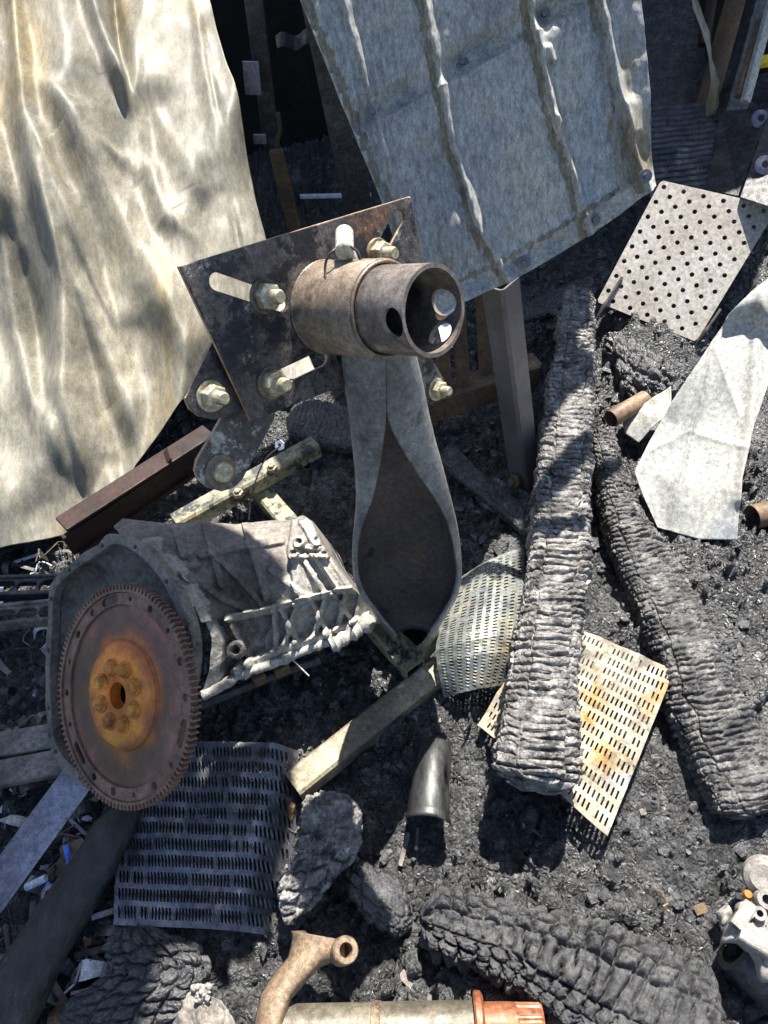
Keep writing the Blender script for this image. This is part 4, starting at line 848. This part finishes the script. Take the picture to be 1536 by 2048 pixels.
# sump pieces underneath
for (x, y, L_) in ((505, 1362, .025), (548, 1345, .03)):
    a = G(x, y, .17); o = bar('sump_bracket', a, a+np.array([L_, .012, .0]), .02, .03, M['framesteel'], eng)
tube('sump_rail', crom([G(400, 1410, .16), G(480, 1378, .155), G(560, 1345, .15), (G(640, 1318, .15))], 30), .011, M['darksteel'], eng, 10)
for a_, b_ in (((575, 1310), (618, 1352)), ((345, 1308), (405, 1320)), ((350, 1330), (400, 1322))):
    tube('wire_stub', [G(*a_, .24), G(*b_, .22)], .0016, M['castlight'], eng, 6)

# ------------------------------------------------------------------ columns, frames, beams
ct = PLN(1003, 585, np.array([.33, 1.27, 0]), nrm((0, -1, .02))); cbm = G(1052, 975, -.02)
cdir = nrm(ct-cbm)
hollow('steel_column', cbm, ct+cdir*.03, .062, .062, .004, M['column'], None, up=nrm((.62, -.75, .1)))
tag(bpy.data.objects['steel_column'], 'smooth grey-brown square steel column standing under the ribbed panel', 'steel column')
lathe('loose_bolt', [(0, .02), (.012, .02), (.014, .01), (.02, .008), (.02, 0)], G(1032, 962, .05), (-.8, -.3, .3), M['framesteel'], n=6)
tag(bpy.data.objects['loose_bolt'], 'hex bolt head beside the foot of the brown steel column', 'bolt')

frm = empty('welded_rack', 'rusty welded frame with upright angle bars behind the steel column', 'steel frame', G(950, 800, 0))
a, b = G(800, 845, .14), G(1078, 752, .14)
bar('lower_rail', a, b, .012, .075, M['framesteel'], frm); bar('rail_shelf', a+[0, .03, .035], b+[0, .03, .035], .06, .01, M['framesteel'], frm)
for (x, y, h) in ((895, 800, .42), (930, 790, .42), (975, 765, .40)):
    p = G(x, y, .16)+[0, .02, 0]; bar('upright', p, p+[-.02, .02, h], .035, .02, M['framesteel'], frm, up=(0, 1, 0))
rb = empty('rusty_girder', 'dark red rusted channel girder slanting under the crumpled sheet', 'girder', G(260, 1000, 0))
a, b = G(135, 1092, .09), G(425, 893, .09)
bar('web', a, b, .016, .07, M['redsteel'], rb); bar('flange', a+[0, .028, .05], b+[0, .022, .04], .06, .010, M['redsteel'], rb); bar('flange', a+[0, .02, -.035], b+[0, .02, -.035], .07, .012, M['redsteel'], rb)
o = bar('angle_scrap', G(340, 905, .15), G(300, 960, .08), .05, .006, M['redsteel']); tag(o, 'small dark angle scrap behind the red girder', 'metal scrap')
# short pipe
def pipe(name, a, b, r, m, label, t=.003, cat='pipe', n=32):
    a = np.asarray(a); b = np.asarray(b); L_ = np.linalg.norm(b-a)
    o = lathe(name, [(r-t, L_*.02), (r-t, 0), (r, 0), (r, L_), (r-t, L_), (r-t, L_*.02)], a, b-a, m, None, n=n); tag(o, label, cat); return o
pipe('short_pipe', G(1222, 838, .09), G(1290, 798, .09), .024, M['brownwood'], 'short rusty brown pipe end beside the second timber')
pipe('short_pipe', G(1505, 1035, .05), G(1580, 1015, .05), .03, M['framesteel'], 'dull rusty pipe stub at the right edge below the bent trim')
# lower right casting
ca = empty('cast_bracket', 'whitish melted gearbox part poking in at the lower right edge', 'cast part', G(1510, 1820, 0))
def lumpy(name, pts, h0, m, parent, seed, t=.04):
    P = np.array([G(x, y, h0) for x, y in pts]); c = P.mean(0); V = []; n = 48
    Pc = crom(np.vstack([P, P[:1]]), n+1)[:-1]
    for k, (s, dz) in enumerate(((.02, .006), (.5, .004), (.85, .0), (1, -.01), (1.02, -t*.6), (.9, -t))):
        V.append(c+(Pc-c)*s+[0, 0, dz])
    V = np.concatenate(V); V[:, 2] += .006*fbm(V[:, 0]*40, V[:, 1]*40, seed, 3); V[:, 0] += .003*fbm(V[:, 1]*60, V[:, 2]*60, seed+1, 3)
    o = mesh(name, V, gridf(6, n, True), m, parent); fix_normals(o); return o
lumpy('cast_plate', [(1448, 1880), (1470, 1830), (1505, 1800), (1560, 1760), (1620, 1760), (1620, 1900), (1540, 1960), (1518, 1920), (1490, 1885)], .13, M['whitecast'], ca, 1)
for (x, y, r) in ((1490, 1822, .012), (1516, 1828, .010), (1530, 1800, .014)):
    lathe('boss', [(.5*r, .012), (r, .012), (r*1.1, .009), (r*1.15, -.01)], G(x, y, .135), (-.1, -.1, 1), M['whitecast'], ca, n=20)
hollow('cast_rib', G(1480, 1860, .14), G(1545, 1900, .14), .03, .022, .006, M['whitecast'], ca)
hollow('cast_rib', G(1500, 1810, .14), G(1470, 1855, .14), .02, .02, .005, M['whitecast'], ca)
lathe('round_cover', [(0, .012), (.02, .014), (.030, .006), (.032, 0), (.034, -.02)], G(1528, 1755, .12), (-.4, -.2, .9), M['whitecast'], ca, n=32)
lathe('sleeve', [(.03, 0), (.042, .0), (.05, .05), (.052, .10), (.046, .12), (.03, .12)], G(1470, 1890, .07), nrm(G(1540, 1945, .05)-G(1470, 1890, .07)), M['darksteel'], ca, n=40)
lathe('boss', [(0, .008), (.006, .008), (.008, 0)], G(1494, 1790, .12), (0, 0, 1), M['rustorange'], ca, n=10)
lumpy_ = lumpy('clinker_piece', [(1436, 1822), (1455, 1808), (1466, 1830), (1450, 1850)], .07, M['whitecast'], None, 4, .02); tag(lumpy_, 'crumbly cream clinker lump left of the white cast part', 'clinker')

# half round tin
def tinf():
    a, b = G(868, 1480, .055), G(855, 1640, .075); V = []; ax_ = b-a; L_ = np.linalg.norm(ax_); t = ax_/L_; s = nrm(np.cross(t, (0, 0, 1))); n = np.cross(s, t)
    nl, na = 40, 40
    for i in range(nl):
        f = i/(nl-1); p = a+ax_*f+n*(.012*math.sin(f*math.pi)); r = .034+.006*f+.001*math.sin(f*9)+(.0025 if f > .93 else 0)
        for j in range(na):
            th_ = math.radians(10+160*j/(na-1)+8*math.sin(f*7)); V.append(p+s*math.cos(th_)*r+n*(math.sin(th_)*r*.9-.02))
    return np.array(V), gridf(nl, na)
V, Fc = tinf(); o = mesh('curved_tin', V, Fc, M['tin']); fix_normals(o); solid(o, .0012, 0); tag(o, 'half-round silvery tin shell half in shadow below the stand foot', 'tin shell')
o = tube('thin_rod', [G(835, 1655, .03), G(832, 1700, .02)], .004, M['tin']); tag(o, 'short grey rod under the silvery tin shell', 'rod')

# rusty control arm at the bottom
arm_ = empty('control_arm', 'tan rusty pressed-steel arm with a round bushing at the bottom', 'control arm', G(600, 1930, 0))
L1 = [(505, 2100), (508, 2048), (520, 1990), (545, 1950), (575, 1915), (583, 1880), (581, 1862)]
L2 = [(575, 2100), (568, 2048), (582, 2000), (612, 1965), (640, 1935), (665, 1925), (690, 1922)]
Qa = coons([L1[0], (540, 2100), L2[0]], [L1[-1], (620, 1868), (665, 1876), (688, 1880), L2[-1]], L1, L2, 30, 90)
ua = np.linspace(0, 1, 30)[None]; Ra = rays(Qa); za = .11+.012*np.sin(np.pi*ua)+0*Qa[..., 0]; za = za-.02*(np.abs(ua-.5)*2)**6
Pa = CAM+Ra*((za-CAMH)/Ra[..., 2])[..., None]
o = mesh('arm_body', Pa.reshape(-1, 3), gridf(90, 30), M['armrust'], arm_); fix_normals(o); solid(o, .022, -1)
bd_ = nrm((.35, -.1, .93)); lathe('bushing', [(.011, .018), (.019, .018), (.021, .015), (.021, -.02), (.011, -.02), (.011, .018)], G(687, 1902, .115), bd_, M['armrust'], arm_, n=36)

# drive shaft along the bottom edge
sh = empty('drive_shaft', 'horizontal rusty shaft with splined orange end along the bottom edge', 'shaft', G(820, 2060, 0))
a, b = G(560, 2062, .07), G(1088, 2052, .07); sd = nrm(b-a); L_ = np.linalg.norm(b-a)
def sp(px): return np.linalg.norm(G(px, 2055, .07)-a)
lathe('shaft_body', [(0, 0), (.036, 0), (.036, sp(955)), (.02, sp(955))], a, sd, M['shaftgrey'], sh, n=48)
lathe('collar', [(.03, sp(950)), (.046, sp(950)), (.049, sp(954)), (.048, sp(965)), (.042, sp(970)), (.03, sp(970))], a, sd, M['rustbright'], sh, n=48)
n_ = 72; x_, y_, z_ = frame(sd, (0, 0, 1)); V = []
prf = [(.033, sp(968), 0), (.033, sp(1010), 0), (.032, sp(1035), 0), (.032, sp(1038), 1), (.031, sp(1082), 1), (.028, sp(1088), 1), (.01, sp(1088), 0)]
for r, l, g in prf:
    for k in range(n_):
        an = k*2*math.pi/n_; rr = r*(1-.07*g*((k//2) % 2)); V.append(a+sd*l+rr*(math.cos(an)*x_+math.sin(an)*y_))
o = mesh('splined_end', np.array(V), gridf(len(prf), n_, True), M['rustbright'], sh, smooth_=False); fix_normals(o)
lathe('rust_band', [(.0365, sp(745)), (.0375, sp(747)), (.0375, sp(762)), (.0365, sp(764))], a, sd, M['armrust'], sh, n=48)
# bits of pale casing bottom left of the arm
o = sheet('casing_piece', ([(372, 1992), (400, 1985), (440, 2000)], [(340, 2110), (400, 2110), (470, 2110)], [(372, 1992), (352, 2030), (340, 2110)], [(440, 2000), (465, 2040), (470, 2110)]), G(400, 2040, .05), (-.2, .1, 1),
    lambda X, Y: .012*np.sin((X-340)/24)+.006*fbm(X/20, Y/30, 5, 3), 60, 50, M['cast'], .003); tag(o, 'pale ash-covered crumpled casing piece at the bottom, left of the rusty arm', 'casing piece')
o = sheet('ash_clump', ([(385, 1972), (425, 1968)], [(392, 2004), (418, 2006)], [(385, 1972), (392, 2004)], [(425, 1968), (418, 2006)]), G(400, 1990, .06), (0, -.1, 1), lambda X, Y: .012*fbm(X/9, Y/9, 7, 3), 40, 40, M['whitecast'], .006); tag(o, 'small white ash clump above the crumpled casing piece', 'ash clump')

# ------------------------------------------------------------------ left debris
o = bar('flat_bar', G(182, 1520, .17), G(-30, 1810, .12), .062, .008, M['mauve'], up=nrm((.4, -.3, .9))); tag(o, 'flat mauve and blue tempered steel bar left of the flywheel', 'flat bar')
Vg, Fg = tubev(crom([G(262, 1600, .08), G(190, 1720, .08), G(90, 1880, .075), (G(-10, 2050, .07))], 60), np.interp(np.arange(60), [0, 10, 59], [.022, .040, .058]), 28)
Vg[:, 2] = (Vg[:, 2]-.05)*.8+.05; Vg += .005*np.stack([fbm(Vg[:, 0]*22, Vg[:, 1]*9, 5, 4), 0*Vg[:, 0], fbm(Vg[:, 0]*25, Vg[:, 1]*8, 8, 4)], 1)
o = mesh('dark_duct', Vg, Fg, M['duct']); fix_normals(o); tag(o, 'thick black tapering trough running to the bottom left corner', 'duct')
ff = empty('chassis_piece', 'long grey cut-out frame rails at the left edge beside the flywheel', 'frame', G(50, 1240, 0))
for (y0, y1, z, mm) in ((1178, 1172, .10, 'darksteel'), (1240, 1222, .12, 'cast')):
    p0, p1 = G(-60, y0, z), G(128, y1, z); w_ = .055; t = nrm(p1-p0); s_ = np.cross(t, (0, 0, 1)); Lr = np.linalg.norm(p1-p0)
    fr_ = (t, -s_, np.array([0, 0, 1.0])); nseg = 4; hs_ = [slot((Lr*(k+.25)/nseg, 0), (Lr*(k+.68)/nseg, 0), .016 if k % 2 else .012) for k in range(nseg)]
    plate('rail', [(0, -w_/2), (Lr, -w_/2), (Lr, w_/2), (0, w_/2)], hs_, p0, fr_, .012, M[mm], ff, .003)
    bar('rail_edge', p0-s_*(-w_/2)+[0, 0, .004], p1-s_*(-w_/2)+[0, 0, .004], .01, .03, M[mm], ff)
    bar('rail_edge', p0-s_*(w_/2)+[0, 0, -.01], p1-s_*(w_/2)+[0, 0, -.01], .01, .04, M[mm], ff)
for i, (x, y, x2, y2, r, lb) in enumerate(((0, 1500, 130, 1470, .03, 'weathered grey board end beneath the frame rails at left'), (0, 1560, 150, 1520, .035, 'split pinkish board at the left edge above the mauve bar'))):
    o = bar('scorched_board', G(x-60, y, .07), G(x2, y2, .08), .055, .02, M['cast'], bv=.004); tag(o, lb, 'scorched board')
o = tube('white_stick', [G(52, 1775, .06), G(92, 1756, .065)], .007, M['whitebit']); tag(o, 'short white stick glowing in shade below the mauve bar', 'stick')
o = lathe('ring', [(.012, 0), (.020, 0), (.020, .006), (.012, .006), (.012, 0)], G(105, 1790, .06), (-.2, -.5, .8), M['mauve'], n=28); tag(o, 'small grey ring near the white stick', 'ring')
o = tube('blue_strip', crom([G(132, 1690, .09), G(137, 1720, .08), G(130, 1760, .07), G(118, 1795, .06)], 20), [.006]*6+[.004]*14, M['bluebit']); tag(o, 'bright blue strip curling beside the black trough', 'plastic strip')
o = tube('blue_fragment', [G(95, 1768, .06), G(103, 1776, .06)], .005, M['bluebit']); tag(o, 'tiny blue fragment next to the small grey ring', 'plastic fragment')
o = sheet('curled_scrap', ([(100, 1740), (130, 1690), (158, 1676)], [(120, 1770), (150, 1730), (178, 1712)], [(100, 1740), (110, 1756), (120, 1770)], [(158, 1676), (168, 1690), (178, 1712)]), G(140, 1710, .07), (-.5, -.3, .8), lambda X, Y: .008*np.sin((X-Y)/14), 30, 20, M['framesteel'])
tag(o, 'curled brown metal scrap above the blue strip', 'metal scrap')
o = tube('bent_rod', crom([G(12, 1850, .05), G(20, 1895, .05), G(30, 1898, .055), G(62, 1878, .06), G(70, 1850, .06)], 24), .006, M['darksteel']); tag(o, 'bent dark rod loop left of the black trough', 'rod')
for i, (x, y, w_, h_, lb) in enumerate(((20, 1640, 60, 22, 'greenish pale shard at the left edge above the bar'), (30, 1695, 50, 18, 'yellowish splinter under the mauve bar'), (210, 1660, 40, 40, 'dark rounded cap between bar and trough'))):
    o = lumpy('shard', [(x-w_/2, y), (x, y-h_/2), (x+w_/2, y-6), (x+w_/3, y+h_/2)], .05, M[('pale', 'legpaint', 'darksteel')[i]], None, 30+i, .012); tag(o, lb, 'shard')

# ------------------------------------------------------------------ background
# sooty standing wall
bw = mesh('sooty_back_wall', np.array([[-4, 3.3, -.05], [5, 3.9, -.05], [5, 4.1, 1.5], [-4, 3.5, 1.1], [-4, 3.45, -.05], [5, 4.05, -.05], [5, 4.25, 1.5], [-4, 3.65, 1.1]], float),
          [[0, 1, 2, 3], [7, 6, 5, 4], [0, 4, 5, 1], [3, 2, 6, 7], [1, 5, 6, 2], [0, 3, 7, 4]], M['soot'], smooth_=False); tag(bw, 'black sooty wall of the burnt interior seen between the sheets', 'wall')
def yp(x, y, yy): d = ray(x, y); return CAM+d*yy/d[1]
def tagd(o, lb, c, g=None): tag(o, lb, c, g); return o
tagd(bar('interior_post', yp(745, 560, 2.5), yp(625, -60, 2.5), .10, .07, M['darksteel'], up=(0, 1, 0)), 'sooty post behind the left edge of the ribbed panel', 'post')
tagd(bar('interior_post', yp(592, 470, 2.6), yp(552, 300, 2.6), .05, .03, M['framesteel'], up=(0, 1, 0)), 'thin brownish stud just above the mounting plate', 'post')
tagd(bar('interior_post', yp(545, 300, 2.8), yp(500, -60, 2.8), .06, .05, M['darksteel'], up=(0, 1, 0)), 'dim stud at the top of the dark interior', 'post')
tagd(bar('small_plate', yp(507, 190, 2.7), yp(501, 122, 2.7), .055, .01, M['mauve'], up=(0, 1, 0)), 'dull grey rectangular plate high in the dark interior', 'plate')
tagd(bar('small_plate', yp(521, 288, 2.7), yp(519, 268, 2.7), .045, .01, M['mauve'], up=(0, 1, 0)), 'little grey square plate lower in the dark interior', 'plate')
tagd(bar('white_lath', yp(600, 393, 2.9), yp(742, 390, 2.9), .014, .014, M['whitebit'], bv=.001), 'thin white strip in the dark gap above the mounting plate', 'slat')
o = sheet('hanging_rag', ([(550, 70), (640, 60)], [(555, 98), (625, 92)], [(550, 70), (555, 98)], [(640, 60), (625, 92)]), yp(590, 80, 2.5), (0, -.8, .6), lambda X, Y: .02*np.sin(X/8), 30, 12, M['darksteel']); tag(o, 'grey rag-like flap hanging in the dark interior', 'flap')
tagd(tube('hook_rod', crom([yp(556, 225, 2.7), yp(560, 260, 2.7), yp(553, 300, 2.7), (yp(570, 345, 2.7))], 16), .007, M['framesteel']), 'rusty hook dangling in the dark interior', 'hook')
# right background
def bgq(name, pts, dist, m, lb, cat, t=.04):
    P = [D(x, y, d_) for (x, y), d_ in zip(pts, dist if hasattr(dist, '__len__') else [dist]*len(pts))]
    V = np.array(P+[p+nrm(ray(*q))*t for p, q in zip(P, pts)]); n = len(P)
    o = mesh(name, V, [list(range(n)), list(range(2*n-1, n-1, -1))]+[[k, (k+1) % n, n+(k+1) % n, n+k] for k in range(n)], m, smooth_=False); fix_normals(o); tag(o, lb, cat); return o
bgq('charred_wall_board', [(1270, -80), (1378, -80), (1405, 60), (1425, 250), (1330, 262), (1300, 200)], [3.9, 3.9, 3.6, 3.3, 3.3, 3.35], M['coal'], 'upright crackled black board between ribbed panel and hanging strip', 'charred board')
cab = empty('steel_cabinet', 'sooty steel casing with round bosses at the right edge', 'casing', G(1500, 420, 0))
def cq(name, pts, d_, m, parent, t=.03):
    P = [D(x, y, q) for (x, y), q in zip(pts, d_)]; n = len(P); V = np.array(P+[p+nrm(ray(*q))*t for p, q in zip(P, pts)])
    o = mesh(name, V, [list(range(n)), list(range(2*n-1, n-1, -1))]+[[k, (k+1) % n, n+(k+1) % n, n+k] for k in range(n)], m, parent, smooth_=False); fix_normals(o); bevel(o, .002); return o
cq('side_panel', [(1440, 222), (1536, 215), (1476, 392), (1410, 380)], [2.9, 2.8, 2.5, 2.55], M['darksteel'], cab)
cq('front_panel', [(1540, 216), (1620, 210), (1620, 440), (1480, 394)], [2.78, 2.7, 2.4, 2.48], M['darksteel'], cab)
for (x, y, d_) in ((1520, 238, 2.74), (1528, 330, 2.55)):
    lathe('boss', [(.010, .008), (.014, .008), (.026, .003), (.027, 0)], D(x, y, d_), nrm((-.1, -.7, .6)), M['mauve'], cab, n=28)
tagd(tube('brown_tube', [D(1425, 260, 3.3), D(1475, 80, 3.5), D(1520, -80, 3.7)], .085, M['brownwood'], n=28), 'thick brown scorched tube leaning at the top right', 'tube')
tagd(tube('red_rod', [D(1408, 90, 3.1), D(1432, -60, 3.2)], .02, M['redsteel'], n=12), 'thin dark red rod left of the thick brown tube', 'rod')
tagd(bar('dark_upright', D(1455, 250, 3.0), D(1540, -60, 3.3), .09, .05, M['darksteel'], up=(0, 1, 0)), 'black upright bar right of the thick brown tube', 'upright')
tagd(bar('tan_lath', D(1476, 195, 2.95), D(1520, 40, 3.1), .022, .02, M['armrust'], up=(0, 1, 0)), 'narrow tan slat by the black upright at the right edge', 'slat')
tagd(bar('pale_lath', D(1490, 205, 2.93), D(1545, 0, 3.1), .03, .02, M['pale'], up=(0, 1, 0)), 'pale narrow slat at the far right top edge', 'slat')
tagd(tube('yellow_knob', [D(1522, 124, 2.9), D(1545, 120, 2.9)], .018, M['yellow'], n=12), 'small bright yellow piece at the right edge', 'knob')
o = sheet('pale_backing', ([(850, 630), (915, 610)], [(860, 705), (905, 695)], [(850, 630), (860, 705)], [(915, 610), (905, 695)]), PP0+np.array([0, -.02, -.02]), (-.1, -.5, .86), lambda X, Y: .004*np.sin(X/9), 14, 14, M['whitebit']); tag(o, 'pale sheet added behind the bore holes of the stand tube to make them look bright', 'flap')  # added behind the tube holes so bright spots show through
o = sheet('pale_shard', ([(1075, 612), (1110, 618)], [(1108, 634), (1122, 628)], [(1075, 612), (1108, 634)], [(1110, 618), (1122, 628)]), G(1100, 622, .1), (0, -.4, .9), lambda X, Y: 0*X, 12, 12, M['tin']); tag(o, 'pale pointed shard in the shade under the ribbed panel', 'shard')
# unseen sheets added overhead to block the sun, cut to cast the wanted shadows
shade = [(575, 1035, .42), (566, 1150, .40), (600, 1215, .30), (520, 1250, .28), (430, 1290, .28), (395, 1300, .30), (400, 1440, .2), (440, 1480, .1), (592, 1480, .05), (588, 1600, .05), (535, 1790, .05), (505, 1875, .03), (470, 1915, .0), (380, 1945, .0), (330, 1985, .0), (280, 2120, .0), (-700, 2300, 0), (-700, 1230, 0), (60, 1120, .05), (210, 1080, .15)]
def shadepoly(name, pts, Hs, label):
    Pc = []
    for q in pts:
        g = q if isinstance(q, np.ndarray) else G(*q); Pc.append(g+SUN*((Hs-g[2])/SUN[2]))
    Pc = np.array(Pc); oc = np.array([Pc[:, 0].mean(), Pc[:, 1].mean(), Hs])
    o = plate(name, [(p[0]-oc[0], p[1]-oc[1]) for p in Pc], [], oc, (np.array([1.0, 0, 0]), np.array([0, 1.0, 0]), np.array([0, 0, 1.0])), .004, M['sheet'], None, .0005)
    tag(o, label, 'roof sheet'); return o
shadepoly('added_shade_sheet', shade, 2.05, 'unseen sheet added overhead to shade the lower left')
sh_edge = [PLN(x, y, LP0, nrm(LN))+[.06, .0, 0] for x, y in ((640, 770), (600, 640), (548, 480), (470, 190), (420, -40))]
pg_edge = [PLN(x, y, A, nrm(PGn))+np.array([0, .03, 0]) for x, y in ((1190, 596), (1320, 352), (1545, 400))]
shade2 = [(560, 1000, .05), (640, 1090, .03), (720, 1110, .03), (880, 1110, .02), (935, 1090, .02), (985, 1060, .03), (1040, 1050, .05), (1052, 1045, .19), (1120, 985, .2), (1190, 905, .2), (1240, 940, .1), (1262, 905, .1), (1192, 842, .2), (1140, 880, .2), (1072, 965, .2), (1086, 870, .2), (1135, 790, .2),
          (1190, 748, .2), (1190, 705, .2), (1160, 695, .2), (1152, 668, .2), (1188, 636, .2), (1180, 600, .2)] + pg_edge + [np.array([2.2, 3.2, 0]), np.array([2.2, 4.5, 0]), np.array([-1.2, 4.5, 0])] + sh_edge[::-1] + [(470, 860, .05)]
shadepoly('added_shade_sheet', shade2, 1.95, 'larger unseen sheet added overhead to shade the ground behind the stand')

# small burnt scraps and splinters that nobody could count
def litter(name, n, region, ms, seed, label, sc_=1.0):
    r = np.random.default_rng(seed); parts = []; mi = []
    for k in range(n):
        px, py = region(r); p = G(px, py, 0); z = float(gh(np.array([p[0]]), np.array([p[1]]))[0]); a = r.uniform(0, 6.28); L_ = r.uniform(.015, .10)*sc_; d = np.array([math.cos(a), math.sin(a), r.uniform(-.15, .35)])
        c = np.array([p[0], p[1], z+.012+r.uniform(0, .015)]); t = r.integers(0, 4)
        if t == 0: v, f = boxv(c-d*L_/2, c+d*L_/2, r.uniform(.004, .016), .0015)
        elif t == 1:
            s1 = nrm(np.cross(d, (0, 0, 1))); pts = [c+d*L_*(q-.5)+s1*L_*.35*math.sin(q*3.1*r.uniform(.6, 1.4))+np.array([0, 0, .01*math.sin(q*5)]) for q in np.linspace(0, 1, 9)]; v, f = tubev(pts, r.uniform(.0012, .003), 6)
        elif t == 2:
            s1 = nrm(np.cross(d, (0, 0, 1))); w_ = r.uniform(.01, .03)*sc_; V = []
            for q in np.linspace(-.5, .5, 8):
                for e in (-.5, .5): V.append(c+d*L_*.7*q*(1+.3*e*r.uniform(-1, 1))+s1*w_*e*(1-abs(q))+np.array([0, 0, .02*math.cos(q*4)*sc_]))
            V = np.array(V); v = np.vstack([V, V-[0, 0, .0015]]); f = [[2*k2, 2*k2+1, 2*k2+3, 2*k2+2] for k2 in range(7)]+[[16+2*k2+2, 16+2*k2+3, 16+2*k2+1, 16+2*k2] for k2 in range(7)]+[[2*k2, 2*k2+2, 18+2*k2, 16+2*k2] for k2 in range(7)]+[[2*k2+1, 17+2*k2, 19+2*k2, 2*k2+3] for k2 in range(7)]
        else: V, f = lumps[k % 12]; v = V*r.uniform(.004, .013, 3)*sc_+c; f = [list(q) for q in f]
        parts.append((v, f)); mi += [int(r.choice(len(ms), p=[q[1] for q in ms]))]*len(f)
    V, Fc = join(parts); o = mesh(name, V, Fc, M[ms[0][0]], smooth_=False, kind='stuff')
    for q in ms[1:]: o.data.materials.append(M[q[0]])
    o.data.polygons.foreach_set('material_index', mi); tag(o, label, 'litter'); return o
litter('scrap_litter', 260, lambda r: (r.uniform(-40, 240), r.uniform(1090, 2080)), [('darksteel', .45), ('cast', .2), ('framesteel', .15), ('mauve', .15), ('whitebit', .05)], 5, 'burnt metal scraps and wires piled along the left edge', 1.2)
litter('splinter_litter', 110, lambda r: (r.uniform(240, 1560), r.uniform(700, 2080)), [('coal', .6), ('cast', .05), ('framesteel', .05), ('darksteel', .3)], 6, 'black splinters and tiny scraps scattered over the open ground', .6)
# pale flakes of ash and scale that nobody could count
Vs = []; Fs = []; off = 0; N = 1500
xs = rng.uniform(-.95, 1.5, N); ys = rng.uniform(-.05, 2.0, N); zs = gh(xs, ys); cl = fbm(xs*5, ys*5, 66, 3)
for i in range(N):
    if cl[i] < -.15: continue
    n_ = 6; s_ = .0015+.006*rng.random()**3; an = np.sort(rng.uniform(0, 6.28, n_)); e = rng.normal(size=3)*.3+[0, 0, 1]; x_, y_, z_ = frame(e, (1, 0, 0))
    ring = (np.cos(an)[:, None]*x_+np.sin(an)[:, None]*y_)*s_*rng.uniform(.6, 1.2, (n_, 1))+[xs[i], ys[i], zs[i]+.006]
    Vs.append(np.vstack([ring, ring-z_*.0015])); Fs += [[off+k for k in range(n_)], [off+n_+k for k in range(n_)][::-1]]+[[off+k, off+n_+k, off+n_+(k+1) % n_, off+(k+1) % n_] for k in range(n_)]; off += 2*n_
o = mesh('ash_flakes', np.concatenate(Vs), Fs, M['cast'], smooth_=False, kind='stuff'); tag(o, 'pale flakes of ash and scale strewn over the black ground', 'ash')

# repeats of one kind carry one group phrase
from collections import defaultdict
kinds = defaultdict(list)
for o in bpy.data.objects:
    if o.parent is None and 'category' in o.keys() and 'group' not in o.keys(): kinds[o['category']].append(o)
for c, l in kinds.items():
    if len(l) > 1 and c not in ('metal scrap', 'plate', 'rod'):
        for o in l: o['group'] = c+' pieces in the burnt debris'
